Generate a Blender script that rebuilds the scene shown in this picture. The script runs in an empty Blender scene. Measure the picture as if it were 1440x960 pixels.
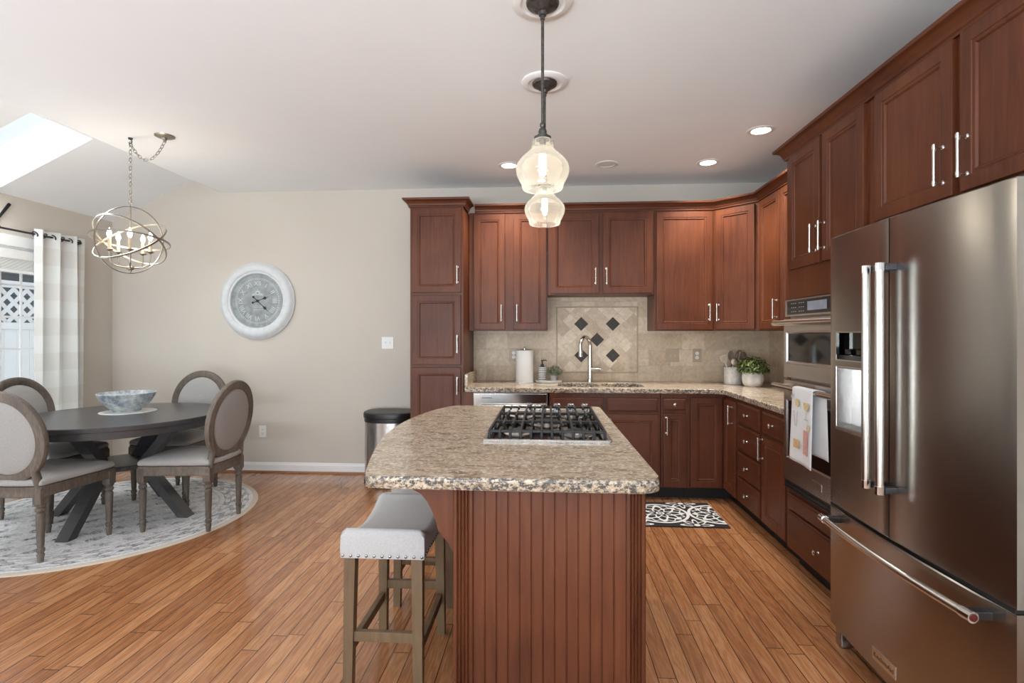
import bpy, bmesh, math, random
from mathutils import Vector, Matrix
R = math.radians
PI = math.pi
rnd = random.Random(7)
SC = bpy.context.scene
COL = SC.collection

# ------------------------------------------------------------------ camera
cam_d = bpy.data.cameras.new('camera')
cam = bpy.data.objects.new('camera', cam_d)
COL.objects.link(cam)
cam.location = (0, 0, 1.36)
cam.rotation_euler = (R(90), 0, math.atan(49 / 750))
cam_d.sensor_width = 36
cam_d.lens = 750 / 1440 * 36
cam_d.shift_y = -10 / 1440
cam_d.clip_start = 0.05
SC.camera = cam

# ------------------------------------------------------------------ world, lights, exposure
SC.view_settings.view_transform = 'Standard'
SC.view_settings.look = 'None'
SC.view_settings.gamma = 1
SC.view_settings.use_curve_mapping = False
SC.view_settings.exposure = 0.33
w = bpy.data.worlds.new('sky_world')
SC.world = w
w.use_nodes = True
bg = w.node_tree.nodes['Background']
bg.inputs[0].default_value = (0.93, 0.965, 1.0, 1)
bg.inputs[1].default_value = 0.75


def area(name, loc, rot, sx, sy, power, col=(1, 1, 1)):
    l = bpy.data.lights.new(name, 'AREA')
    l.shape = 'RECTANGLE'
    l.size = sx
    l.size_y = sy
    l.energy = power
    l.color = col
    o = bpy.data.objects.new(name, l)
    o.location = loc
    o.rotation_euler = rot
    COL.objects.link(o)
    return o


# two added fill lights: one behind the camera tilted up, one at the left
area('rear_fill_light', (-0.8, -3.9, 0.55), (R(150), 0, 0), 5.4, 1.5, 700, (0.82, 0.92, 1.0))
area('side_fill_light', (-4.42, 0.6, 1.25), (R(90), 0, R(-90)), 2.9, 1.9, 32, (0.88, 0.95, 1.0))
area('patio_daylight', (-5.25, 3.8, 0.0), (0, R(180), 0), 1.4, 1.9, 40, (0.92, 0.965, 1))
area('skylight_daylight', (-3.95, 3.69, 3.25), (0, R(-25), 0), 1.1, 0.8, 60, (0.95, 0.98, 1))


# ------------------------------------------------------------------ materials
def new_mat(name):
    m = bpy.data.materials.new(name)
    m.use_nodes = True
    nt = m.node_tree
    return m, nt, nt.nodes['Principled BSDF']


def node(nt, t, **kw):
    n = nt.nodes.new(t)
    for k, v in kw.items():
        setattr(n, k, v)
    return n


def plain(name, col, rough=0.5, metal=0.0, noise=0.0, nscale=20, bump=0.0, bscale=200, spec=0.5, coat=0.0):
    m, nt, p = new_mat(name)
    p.inputs['Base Color'].default_value = (*col, 1)
    p.inputs['Roughness'].default_value = rough
    p.inputs['Metallic'].default_value = metal
    p.inputs['Specular IOR Level'].default_value = spec
    p.inputs['Coat Weight'].default_value = coat
    tc = node(nt, 'ShaderNodeTexCoord')
    if noise:
        n = node(nt, 'ShaderNodeTexNoise')
        n.inputs['Scale'].default_value = nscale
        n.inputs['Detail'].default_value = 4
        nt.links.new(tc.outputs['Object'], n.inputs['Vector'])
        r = node(nt, 'ShaderNodeValToRGB')
        r.color_ramp.elements[0].position = 0.3
        r.color_ramp.elements[1].position = 0.7
        r.color_ramp.elements[0].color = (*[c * (1 - noise) for c in col], 1)
        r.color_ramp.elements[1].color = (*[min(1, c * (1 + noise)) for c in col], 1)
        nt.links.new(n.outputs['Fac'], r.inputs[0])
        nt.links.new(r.outputs[0], p.inputs['Base Color'])
    if bump:
        n2 = node(nt, 'ShaderNodeTexNoise')
        n2.inputs['Scale'].default_value = bscale
        n2.inputs['Detail'].default_value = 3
        nt.links.new(tc.outputs['Object'], n2.inputs['Vector'])
        b = node(nt, 'ShaderNodeBump')
        b.inputs['Strength'].default_value = bump
        b.inputs['Distance'].default_value = 0.002
        nt.links.new(n2.outputs['Fac'], b.inputs['Height'])
        nt.links.new(b.outputs[0], p.inputs['Normal'])
    return m


def emit(name, col, strength):
    m = bpy.data.materials.new(name)
    m.use_nodes = True
    nt = m.node_tree
    nt.nodes.clear()
    o = node(nt, 'ShaderNodeOutputMaterial')
    e = node(nt, 'ShaderNodeEmission')
    e.inputs[0].default_value = (*col, 1)
    e.inputs[1].default_value = strength
    nt.links.new(e.outputs[0], o.inputs[0])
    return m


def wood(name, c1, c2, stretch=(14, 14, 1.0), scale=2.5, rough=0.35, coat=0.15, dist=1.2, bump=0.05, spec=0.5):
    m, nt, p = new_mat(name)
    tc = node(nt, 'ShaderNodeTexCoord')
    oi = node(nt, 'ShaderNodeObjectInfo')
    mul = node(nt, 'ShaderNodeMath', operation='MULTIPLY')
    mul.inputs[1].default_value = 37
    nt.links.new(oi.outputs['Random'], mul.inputs[0])
    add = node(nt, 'ShaderNodeVectorMath', operation='ADD')
    nt.links.new(tc.outputs['Object'], add.inputs[0])
    nt.links.new(mul.outputs[0], add.inputs[1])
    mp = node(nt, 'ShaderNodeMapping')
    mp.inputs['Scale'].default_value = stretch
    nt.links.new(add.outputs[0], mp.inputs[0])
    n = node(nt, 'ShaderNodeTexNoise')
    n.inputs['Scale'].default_value = scale
    n.inputs['Detail'].default_value = 7
    n.inputs['Roughness'].default_value = 0.6
    n.inputs['Distortion'].default_value = dist
    nt.links.new(mp.outputs[0], n.inputs['Vector'])
    n2 = node(nt, 'ShaderNodeTexNoise')
    n2.inputs['Scale'].default_value = 2.2
    n2.inputs['Detail'].default_value = 2
    nt.links.new(add.outputs[0], n2.inputs['Vector'])
    mx = node(nt, 'ShaderNodeMath', operation='MULTIPLY_ADD')
    mx.inputs[1].default_value = 0.5
    nt.links.new(n2.outputs['Fac'], mx.inputs[0])
    m3 = node(nt, 'ShaderNodeMath', operation='MULTIPLY')
    m3.inputs[1].default_value = 0.5
    nt.links.new(n.outputs['Fac'], m3.inputs[0])
    nt.links.new(m3.outputs[0], mx.inputs[2])
    r = node(nt, 'ShaderNodeValToRGB')
    r.color_ramp.elements[0].position = 0.33
    r.color_ramp.elements[1].position = 0.67
    r.color_ramp.elements[0].color = (*c1, 1)
    r.color_ramp.elements[1].color = (*c2, 1)
    nt.links.new(mx.outputs[0], r.inputs[0])
    nt.links.new(r.outputs[0], p.inputs['Base Color'])
    p.inputs['Roughness'].default_value = rough
    p.inputs['Coat Weight'].default_value = coat
    p.inputs['Coat Roughness'].default_value = 0.25
    p.inputs['Specular IOR Level'].default_value = spec
    b = node(nt, 'ShaderNodeBump')
    b.inputs['Strength'].default_value = bump
    b.inputs['Distance'].default_value = 0.001
    nt.links.new(n.outputs['Fac'], b.inputs['Height'])
    nt.links.new(b.outputs[0], p.inputs['Normal'])
    return m


def steel(name, col, rough, aniso=0.0, rot=0.0, axis='X'):
    m, nt, p = new_mat(name)
    p.inputs['Metallic'].default_value = 1
    p.inputs['Base Color'].default_value = (*col, 1)
    p.inputs['Roughness'].default_value = rough
    tc = node(nt, 'ShaderNodeTexCoord')
    mp = node(nt, 'ShaderNodeMapping')
    mp.inputs['Scale'].default_value = (400, 400, 4)
    nt.links.new(tc.outputs['Object'], mp.inputs[0])
    n = node(nt, 'ShaderNodeTexNoise')
    n.inputs['Scale'].default_value = 1.0
    n.inputs['Detail'].default_value = 2
    nt.links.new(mp.outputs[0], n.inputs['Vector'])
    mr = node(nt, 'ShaderNodeMapRange')
    mr.inputs['To Min'].default_value = rough * 0.985
    mr.inputs['To Max'].default_value = rough * 1.015
    nt.links.new(n.outputs['Fac'], mr.inputs[0])
    nt.links.new(mr.outputs[0], p.inputs['Roughness'])
    if aniso:
        p.inputs['Anisotropic'].default_value = aniso
        p.inputs['Anisotropic Rotation'].default_value = rot
        t = node(nt, 'ShaderNodeTangent', direction_type='RADIAL', axis=axis)
        nt.links.new(t.outputs[0], p.inputs['Tangent'])
    return m


def granite(name, th=0.555, dark=(0.21, 0.16, 0.12), fs=70, light=0.8):
    m, nt, p = new_mat(name)
    tc = node(nt, 'ShaderNodeTexCoord')
    mp = node(nt, 'ShaderNodeMapping')
    mp.inputs['Rotation'].default_value = (0.5, 0.3, 0.9)
    mp.inputs['Scale'].default_value = (1, 2.2, 1.6)
    nt.links.new(tc.outputs['Object'], mp.inputs[0])
    big = node(nt, 'ShaderNodeTexNoise')
    big.inputs['Scale'].default_value = 11
    big.inputs['Detail'].default_value = 6
    big.inputs['Roughness'].default_value = 0.7
    big.inputs['Distortion'].default_value = 1.0
    nt.links.new(mp.outputs[0], big.inputs['Vector'])
    r1 = node(nt, 'ShaderNodeValToRGB')
    e = r1.color_ramp.elements
    e[0].position = 0.36
    e[0].color = (0.24, 0.165, 0.11, 1)
    e[1].position = 0.66
    e[1].color = (0.66, 0.545, 0.41, 1)
    k = e.new(0.5)
    k.color = (0.52, 0.41, 0.29, 1)
    nt.links.new(big.outputs['Fac'], r1.inputs[0])
    fine = node(nt, 'ShaderNodeTexNoise')
    fine.inputs['Scale'].default_value = fs
    fine.inputs['Detail'].default_value = 5
    fine.inputs['Roughness'].default_value = 0.75
    nt.links.new(mp.outputs[0], fine.inputs['Vector'])
    r2 = node(nt, 'ShaderNodeValToRGB')
    r2.color_ramp.elements[0].position = th
    r2.color_ramp.elements[0].color = (0, 0, 0, 1)
    r2.color_ramp.elements[1].position = th + 0.07
    r2.color_ramp.elements[1].color = (1, 1, 1, 1)
    nt.links.new(fine.outputs['Fac'], r2.inputs[0])
    mix = node(nt, 'ShaderNodeMixRGB')
    mix.inputs[2].default_value = (*dark, 1)
    nt.links.new(r2.outputs[0], mix.inputs[0])
    nt.links.new(r1.outputs[0], mix.inputs[1])
    f2 = node(nt, 'ShaderNodeTexNoise')
    f2.inputs['Scale'].default_value = 75
    f2.inputs['Detail'].default_value = 3
    nt.links.new(tc.outputs['Object'], f2.inputs['Vector'])
    r3 = node(nt, 'ShaderNodeValToRGB')
    r3.color_ramp.elements[0].position = 0.54
    r3.color_ramp.elements[0].color = (0, 0, 0, 1)
    r3.color_ramp.elements[1].position = 0.61
    r3.color_ramp.elements[1].color = (light, light, light, 1)
    nt.links.new(f2.outputs['Fac'], r3.inputs[0])
    mix2 = node(nt, 'ShaderNodeMixRGB')
    mix2.inputs[2].default_value = (0.76, 0.69, 0.58, 1)
    nt.links.new(r3.outputs[0], mix2.inputs[0])
    nt.links.new(mix.outputs[0], mix2.inputs[1])
    nt.links.new(mix2.outputs[0], p.inputs['Base Color'])
    p.inputs['Roughness'].default_value = 0.16
    return m


def floor_mat():
    m, nt, p = new_mat('oak_strip_floor')
    tc = node(nt, 'ShaderNodeTexCoord')
    mp = node(nt, 'ShaderNodeMapping')
    mp.inputs['Rotation'].default_value = (0, 0, R(90))
    nt.links.new(tc.outputs['Object'], mp.inputs[0])
    op = math_chain(nt)
    sp = node(nt, 'ShaderNodeSeparateXYZ')
    nt.links.new(mp.outputs[0], sp.inputs[0])
    row = op('FLOOR', op('DIVIDE', sp.outputs[1], 0.073))
    wn = node(nt, 'ShaderNodeTexWhiteNoise', noise_dimensions='1D')
    nt.links.new(row, wn.inputs['W'])
    cb = node(nt, 'ShaderNodeCombineXYZ')
    nt.links.new(op('MULTIPLY_ADD', wn.outputs['Value'], 7.3, sp.outputs[0]), cb.inputs[0])
    nt.links.new(sp.outputs[1], cb.inputs[1])
    br = node(nt, 'ShaderNodeTexBrick')
    br.offset = 0.0
    br.inputs['Color1'].default_value = (0, 0, 0, 1)
    br.inputs['Color2'].default_value = (1, 1, 1, 1)
    br.inputs['Mortar'].default_value = (0.5, 0.5, 0.5, 1)
    br.inputs['Scale'].default_value = 1
    br.inputs['Mortar Size'].default_value = 0.002
    br.inputs['Mortar Smooth'].default_value = 0.3
    br.inputs['Brick Width'].default_value = 1.15
    br.inputs['Row Height'].default_value = 0.073
    nt.links.new(cb.outputs[0], br.inputs['Vector'])
    # grain, shifted from board to board
    mul = node(nt, 'ShaderNodeVectorMath', operation='SCALE')
    mul.inputs['Scale'].default_value = 23.0
    nt.links.new(br.outputs['Color'], mul.inputs[0])
    add = node(nt, 'ShaderNodeVectorMath', operation='ADD')
    nt.links.new(tc.outputs['Object'], add.inputs[0])
    nt.links.new(mul.outputs[0], add.inputs[1])
    mg = node(nt, 'ShaderNodeMapping')
    mg.inputs['Scale'].default_value = (16, 1.3, 1)
    nt.links.new(add.outputs[0], mg.inputs[0])
    g = node(nt, 'ShaderNodeTexNoise')
    g.inputs['Scale'].default_value = 1.6
    g.inputs['Detail'].default_value = 3
    g.inputs['Distortion'].default_value = 0.6
    nt.links.new(mg.outputs[0], g.inputs['Vector'])
    wv = node(nt, 'ShaderNodeMath', operation='MULTIPLY')
    wv.inputs[1].default_value = 34
    nt.links.new(g.outputs['Fac'], wv.inputs[0])
    sn = node(nt, 'ShaderNodeMath', operation='SINE')
    nt.links.new(wv.outputs[0], sn.inputs[0])
    g2 = node(nt, 'ShaderNodeTexNoise')
    g2.inputs['Scale'].default_value = 9
    g2.inputs['Detail'].default_value = 6
    g2.inputs['Roughness'].default_value = 0.7
    nt.links.new(mg.outputs[0], g2.inputs['Vector'])
    ramp = node(nt, 'ShaderNodeValToRGB')
    ramp.color_ramp.elements[0].color = (0.19, 0.066, 0.025, 1)
    ramp.color_ramp.elements[1].color = (0.60, 0.30, 0.14, 1)
    k = ramp.color_ramp.elements.new(0.5)
    k.color = (0.39, 0.163, 0.066, 1)
    # value = 0.5*brick + 0.12*sin + 0.35*noise
    a1 = node(nt, 'ShaderNodeMath', operation='MULTIPLY')
    a1.inputs[1].default_value = 0.40
    nt.links.new(br.outputs['Color'], a1.inputs[0])
    a2 = node(nt, 'ShaderNodeMath', operation='MULTIPLY_ADD')
    a2.inputs[1].default_value = 0.13
    nt.links.new(sn.outputs[0], a2.inputs[0])
    nt.links.new(a1.outputs[0], a2.inputs[2])
    a3 = node(nt, 'ShaderNodeMath', operation='MULTIPLY_ADD')
    a3.inputs[1].default_value = 0.72
    nt.links.new(g2.outputs['Fac'], a3.inputs[0])
    nt.links.new(a2.outputs[0], a3.inputs[2])
    nt.links.new(a3.outputs[0], ramp.inputs[0])
    mx = node(nt, 'ShaderNodeMixRGB')
    mx.inputs[2].default_value = (0.035, 0.012, 0.006, 1)
    nt.links.new(br.outputs['Fac'], mx.inputs[0])
    nt.links.new(ramp.outputs[0], mx.inputs[1])
    nt.links.new(mx.outputs[0], p.inputs['Base Color'])
    p.inputs['Roughness'].default_value = 0.22
    p.inputs['Coat Weight'].default_value = 0.4
    p.inputs['Coat Roughness'].default_value = 0.09
    b = node(nt, 'ShaderNodeBump', invert=True)
    b.inputs['Strength'].default_value = 0.35
    b.inputs['Distance'].default_value = 0.001
    nt.links.new(br.outputs['Fac'], b.inputs['Height'])
    nt.links.new(b.outputs[0], p.inputs['Normal'])
    return m


def tile_mat(name, bw, rh, rot=0.0, diag=False, c1=(0.55, 0.43, 0.30), c2=(0.74, 0.62, 0.475), plane='xz', off=(0, 0, 0)):
    """travertine tiles; plane chooses which object axes run along the wall"""
    m, nt, p = new_mat(name)
    tc = node(nt, 'ShaderNodeTexCoord')
    sp = node(nt, 'ShaderNodeSeparateXYZ')
    nt.links.new(tc.outputs['Object'], sp.inputs[0])
    cb = node(nt, 'ShaderNodeCombineXYZ')
    nt.links.new(sp.outputs['X' if plane == 'xz' else 'Y'], cb.inputs[0])
    nt.links.new(sp.outputs['Z'], cb.inputs[1])
    mp = node(nt, 'ShaderNodeMapping')
    mp.inputs['Location'].default_value = off
    mp.inputs['Rotation'].default_value = (0, 0, rot)
    nt.links.new(cb.outputs[0], mp.inputs[0])
    br = node(nt, 'ShaderNodeTexBrick')
    br.offset = 0 if diag else 0.5
    br.inputs['Color1'].default_value = (*c1, 1)
    br.inputs['Color2'].default_value = (*c2, 1)
    br.inputs['Mortar'].default_value = (0.60, 0.52, 0.42, 1)
    br.inputs['Scale'].default_value = 1
    br.inputs['Mortar Size'].default_value = 0.003
    br.inputs['Brick Width'].default_value = bw
    br.inputs['Row Height'].default_value = rh
    nt.links.new(mp.outputs[0], br.inputs['Vector'])
    n = node(nt, 'ShaderNodeTexNoise')
    n.inputs['Scale'].default_value = 14
    n.inputs['Detail'].default_value = 6
    n.inputs['Roughness'].default_value = 0.65
    n.inputs['Distortion'].default_value = 1.5
    nt.links.new(tc.outputs['Object'], n.inputs['Vector'])
    rr = node(nt, 'ShaderNodeValToRGB')
    rr.color_ramp.elements[0].position = 0.35
    rr.color_ramp.elements[0].color = (0.80, 0.76, 0.71, 1)
    rr.color_ramp.elements[1].position = 0.62
    rr.color_ramp.elements[1].color = (1, 1, 1, 1)
    nt.links.new(n.outputs['Fac'], rr.inputs[0])
    mx = node(nt, 'ShaderNodeMixRGB', blend_type='MULTIPLY')
    mx.inputs[0].default_value = 1
    nt.links.new(br.outputs['Color'], mx.inputs[1])
    nt.links.new(rr.outputs[0], mx.inputs[2])
    nt.links.new(mx.outputs[0], p.inputs['Base Color'])
    p.inputs['Roughness'].default_value = 0.45
    b = node(nt, 'ShaderNodeBump', invert=True)
    b.inputs['Strength'].default_value = 0.4
    b.inputs['Distance'].default_value = 0.002
    nt.links.new(br.outputs['Fac'], b.inputs['Height'])
    nt.links.new(b.outputs[0], p.inputs['Normal'])
    return m


def glass(name, tint=(1, 1, 1), gloss=0.12, white=0.0, rough=0.02):
    m = bpy.data.materials.new(name)
    m.use_nodes = True
    nt = m.node_tree
    nt.nodes.clear()
    o = node(nt, 'ShaderNodeOutputMaterial')
    t = node(nt, 'ShaderNodeBsdfTransparent')
    t.inputs[0].default_value = (*tint, 1)
    g = node(nt, 'ShaderNodeBsdfGlossy')
    g.inputs['Roughness'].default_value = rough
    lw = node(nt, 'ShaderNodeLayerWeight')
    lw.inputs[0].default_value = gloss
    mx = node(nt, 'ShaderNodeMixShader')
    nt.links.new(lw.outputs['Fresnel'], mx.inputs[0])
    nt.links.new(t.outputs[0], mx.inputs[1])
    nt.links.new(g.outputs[0], mx.inputs[2])
    last = mx
    if white:
        tr = node(nt, 'ShaderNodeBsdfTranslucent')
        tr.inputs[0].default_value = (1, 0.96, 0.88, 1)
        df = node(nt, 'ShaderNodeBsdfDiffuse')
        df.inputs[0].default_value = (1, 0.97, 0.92, 1)
        a = node(nt, 'ShaderNodeMixShader')
        a.inputs[0].default_value = 0.5
        nt.links.new(tr.outputs[0], a.inputs[1])
        nt.links.new(df.outputs[0], a.inputs[2])
        f2 = node(nt, 'ShaderNodeMapRange')
        f2.inputs['To Min'].default_value = white
        f2.inputs['To Max'].default_value = min(1, white * 3.2)
        nt.links.new(lw.outputs['Facing'], f2.inputs[0])
        b = node(nt, 'ShaderNodeMixShader')
        nt.links.new(f2.outputs[0], b.inputs[0])
        nt.links.new(mx.outputs[0], b.inputs[1])
        nt.links.new(a.outputs[0], b.inputs[2])
        last = b
    nt.links.new(last.outputs[0], o.inputs[0])
    return m


def math_chain(nt):
    def op(o, a, b=None, c=None):
        n = node(nt, 'ShaderNodeMath', operation=o)
        for i, v in enumerate((a, b, c)):
            if v is None:
                continue
            if isinstance(v, (int, float)):
                n.inputs[i].default_value = v
            else:
                nt.links.new(v, n.inputs[i])
        return n.outputs[0]
    return op


def rug_mat():
    m, nt, p = new_mat('distressed_rug_weave')
    op = math_chain(nt)
    tc = node(nt, 'ShaderNodeTexCoord')
    sp = node(nt, 'ShaderNodeSeparateXYZ')
    nt.links.new(tc.outputs['Object'], sp.inputs[0])
    x, y = sp.outputs[0], sp.outputs[1]
    r = op('SQRT', op('ADD', op('MULTIPLY', x, x), op('MULTIPLY', y, y)))
    th = op('ARCTAN2', y, x)

    def noise(scale, det=5, rough=0.7, dist=0.0):
        n = node(nt, 'ShaderNodeTexNoise')
        n.inputs['Scale'].default_value = scale
        n.inputs['Detail'].default_value = det
        n.inputs['Roughness'].default_value = rough
        n.inputs['Distortion'].default_value = dist
        nt.links.new(tc.outputs['Object'], n.inputs['Vector'])
        return n.outputs['Fac']
    n1 = noise(6, 8, 0.75, 1.5)
    n2 = noise(46, 5, 0.75)
    # ornament: petals repeating round the border and rosettes in the field
    band = op('MULTIPLY', op('GREATER_THAN', r, 0.80), op('LESS_THAN', r, 0.985))
    orn = op('SINE', op('ADD', op('MULTIPLY', th, 34), op('MULTIPLY', op('SINE', op('MULTIPLY', r, 70)), 1.6)))
    orn = op('MULTIPLY', op('GREATER_THAN', orn, 0.05), band)
    lines = op('GREATER_THAN', op('SINE', op('MULTIPLY', r, 150)), 0.86)
    edge = op('MULTIPLY', op('GREATER_THAN', r, 0.74), lines)
    field = op('MULTIPLY', op('GREATER_THAN', op('MULTIPLY', op('SINE', op('ADD', op('MULTIPLY', x, 30), op('MULTIPLY', n1, 13))), op('SINE', op('ADD', op('MULTIPLY', y, 30), op('MULTIPLY', n1, 11)))), 0.42), op('LESS_THAN', r, 0.76))
    worn = op('MULTIPLY', op('SUBTRACT', n1, 0.36), 5.0)
    wcl = op('MINIMUM', op('MAXIMUM', worn, 0.0), 1.0)
    pat = op('MAXIMUM', op('MULTIPLY', op('MAXIMUM', orn, edge), op('MULTIPLY_ADD', wcl, 0.5, 0.4)), op('MULTIPLY', field, wcl))
    pat = op('MULTIPLY', pat, op('MINIMUM', op('MAXIMUM', op('MULTIPLY', op('SUBTRACT', n2, 0.40), 5.5), 0.0), 1.0))
    base = node(nt, 'ShaderNodeValToRGB')
    base.color_ramp.elements[0].position = 0.38
    base.color_ramp.elements[0].color = (0.60, 0.61, 0.64, 1)
    base.color_ramp.elements[1].position = 0.56
    base.color_ramp.elements[1].color = (0.85, 0.83, 0.80, 1)
    nt.links.new(n2, base.inputs[0])
    mx = node(nt, 'ShaderNodeMixRGB')
    mx.inputs[2].default_value = (0.075, 0.08, 0.10, 1)
    nt.links.new(pat, mx.inputs[0])
    nt.links.new(base.outputs[0], mx.inputs[1])
    rim = op('GREATER_THAN', r, 1.015)
    mx2 = node(nt, 'ShaderNodeMixRGB')
    mx2.inputs[2].default_value = (0.66, 0.58, 0.48, 1)
    nt.links.new(rim, mx2.inputs[0])
    nt.links.new(mx.outputs[0], mx2.inputs[1])
    nt.links.new(mx2.outputs[0], p.inputs['Base Color'])
    p.inputs['Roughness'].default_value = 0.95
    p.inputs['Specular IOR Level'].default_value = 0.1
    return m


def mat_mat():
    """black and white medallion kitchen mat; object origin at one medallion's centre"""
    m, nt, p = new_mat('medallion_mat_weave')
    op = math_chain(nt)
    tc = node(nt, 'ShaderNodeTexCoord')
    sp = node(nt, 'ShaderNodeSeparateXYZ')
    nt.links.new(tc.outputs['Object'], sp.inputs[0])
    per = 0.42
    x = op('SUBTRACT', op('WRAP', op('ADD', sp.outputs[0], per / 2), per, 0.0), per / 2)
    y = sp.outputs[1]
    r = op('SQRT', op('ADD', op('MULTIPLY', x, x), op('MULTIPLY', y, y)))
    th = op('ARCTAN2', y, x)

    def ring(r0, r1):
        return op('MULTIPLY', op('GREATER_THAN', r, r0), op('LESS_THAN', r, r1))

    def petals(k, r0, amp, width, ph=0.0):
        c = op('ADD', r0, op('MULTIPLY', op('COSINE', op('ADD', op('MULTIPLY', th, k), ph)), amp))
        return op('LESS_THAN', op('ABSOLUTE', op('SUBTRACT', r, c)), width)
    pat = ring(0.19, 0.212)
    pat = op('MAXIMUM', pat, petals(8, 0.128, 0.028, 0.013))
    pat = op('MAXIMUM', pat, petals(8, 0.075, -0.02, 0.011))
    pat = op('MAXIMUM', pat, petals(16, 0.165, 0.012, 0.006))
    pat = op('MAXIMUM', pat, ring(0.018, 0.032))
    pat = op('MAXIMUM', pat, op('LESS_THAN', r, 0.009))
    # corners between medallions
    xc = op('SUBTRACT', op('ABSOLUTE', x), per / 2)
    yc = op('SUBTRACT', op('ABSOLUTE', y), 0.24)
    rc = op('SQRT', op('ADD', op('MULTIPLY', xc, xc), op('MULTIPLY', yc, yc)))
    tcn = op('ARCTAN2', yc, xc)
    cc = op('ADD', 0.075, op('MULTIPLY', op('COSINE', op('MULTIPLY', tcn, 8)), 0.03))
    out = op('GREATER_THAN', r, 0.212)
    pat = op('MAXIMUM', pat, op('MULTIPLY', out, op('LESS_THAN', op('ABSOLUTE', op('SUBTRACT', rc, cc)), 0.014)))
    pat = op('MAXIMUM', pat, op('MULTIPLY', out, op('LESS_THAN', rc, 0.022)))
    pat = op('MULTIPLY', pat, op('LESS_THAN', op('ABSOLUTE', y), 0.262))
    mx = node(nt, 'ShaderNodeMixRGB')
    mx.inputs[1].default_value = (0.015, 0.015, 0.017, 1)
    mx.inputs[2].default_value = (0.80, 0.79, 0.76, 1)
    nt.links.new(pat, mx.inputs[0])
    nt.links.new(mx.outputs[0], p.inputs['Base Color'])
    p.inputs['Roughness'].default_value = 0.8
    return m


def curtain_mat():
    m = bpy.data.materials.new('striped_sheer_linen')
    m.use_nodes = True
    nt = m.node_tree
    nt.nodes.clear()
    o = node(nt, 'ShaderNodeOutputMaterial')
    op = math_chain(nt)
    tc = node(nt, 'ShaderNodeTexCoord')
    sp = node(nt, 'ShaderNodeSeparateXYZ')
    nt.links.new(tc.outputs['Object'], sp.inputs[0])
    s = op('GREATER_THAN', op('SINE', op('MULTIPLY', sp.outputs[2], 2 * PI / 0.30)), 0.0)
    mx = node(nt, 'ShaderNodeMixRGB')
    mx.inputs[1].default_value = (0.85, 0.84, 0.81, 1)
    mx.inputs[2].default_value = (0.90, 0.90, 0.88, 1)
    nt.links.new(s, mx.inputs[0])
    d = node(nt, 'ShaderNodeBsdfDiffuse')
    t = node(nt, 'ShaderNodeBsdfTranslucent')
    nt.links.new(mx.outputs[0], d.inputs[0])
    nt.links.new(mx.outputs[0], t.inputs[0])
    a = node(nt, 'ShaderNodeMixShader')
    a.inputs[0].default_value = 0.4
    nt.links.new(d.outputs[0], a.inputs[1])
    nt.links.new(t.outputs[0], a.inputs[2])
    nt.links.new(a.outputs[0], o.inputs[0])
    return m


M = {}
M['wall'] = plain('beige_wall_paint', (0.60, 0.55, 0.487), 0.85, noise=0.015, nscale=2, bump=0.05, bscale=350, spec=0.2)
M['ceil'] = plain('white_ceiling_paint', (0.90, 0.93, 0.955), 0.9, noise=0.01, nscale=2, spec=0.2)
M['trim'] = plain('white_trim_paint', (0.84, 0.84, 0.83), 0.4, noise=0.01, nscale=3)
M['shoe'] = wood('oak_shoe_moulding', (0.22, 0.08, 0.03), (0.35, 0.15, 0.06), (2, 14, 14))
M['floor'] = floor_mat()
M['cherry'] = wood('cherry_cabinet_wood', (0.070, 0.0185, 0.0075), (0.155, 0.047, 0.018), rough=0.40, coat=0.0, spec=0.32)
M['cherryh'] = wood('cherry_cabinet_wood_across', (0.063, 0.0165, 0.0068), (0.138, 0.041, 0.016), (1.0, 1.0, 14), rough=0.40, coat=0.0, spec=0.32)
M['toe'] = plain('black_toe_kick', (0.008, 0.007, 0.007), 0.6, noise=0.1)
M['granite'] = granite('speckled_beige_granite')
M['granite_edge'] = granite('rough_granite_edge', 0.46, (0.085, 0.077, 0.072), 48, 0.4)
M['tile'] = tile_mat('travertine_brick_tile', 0.205, 0.152, plane='xz', off=(0.07, 0.0, 0))
M['tiley'] = tile_mat('travertine_brick_tile_side', 0.205, 0.152, plane='yz', off=(0.07, 0.0, 0))
M['dtile'] = tile_mat('travertine_diagonal_tile', 0.105, 0.105, rot=R(45), diag=True, c1=(0.54, 0.41, 0.28), c2=(0.80, 0.69, 0.54))
M['liner'] = plain('stone_pencil_liner', (0.44, 0.35, 0.25), 0.5, noise=0.1)
M['accent'] = plain('dark_stone_accent', (0.042, 0.032, 0.025), 0.55, noise=0.4, nscale=120, bump=0.4, bscale=120)
M['steel'] = steel('brushed_stainless', (0.56, 0.545, 0.53), 0.27, 0.75)
M['steelf'] = steel('brushed_fridge_stainless', (0.41, 0.39, 0.365), 0.25, 0.75)
M['steelw'] = steel('brushed_dishwasher_stainless', (0.50, 0.49, 0.48), 0.13, 0.0)
M['steelc'] = steel('brushed_can_stainless', (0.50, 0.49, 0.48), 0.25, 0.6, 0.25, 'Z')
M['steeld'] = steel('brushed_stainless_dark', (0.40, 0.375, 0.35), 0.30, 0.75)
M['chrome'] = plain('polished_chrome', (0.75, 0.75, 0.76), 0.1, 1.0, noise=0.02)
M['nickel'] = plain('satin_nickel', (0.70, 0.68, 0.64), 0.25, 1.0, noise=0.03, nscale=40)
M['gun'] = plain('gunmetal_finish', (0.07, 0.07, 0.075), 0.35, 0.9, noise=0.1, nscale=60)
M['bronze'] = plain('aged_pewter', (0.10, 0.095, 0.09), 0.45, 0.8, noise=0.35, nscale=80)
M['silver'] = plain('brushed_silver_leaf', (0.34, 0.31, 0.265), 0.35, 0.85, noise=0.12, nscale=70)
M['iron'] = plain('black_cast_iron', (0.012, 0.012, 0.013), 0.5, noise=0.3, nscale=150)
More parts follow.
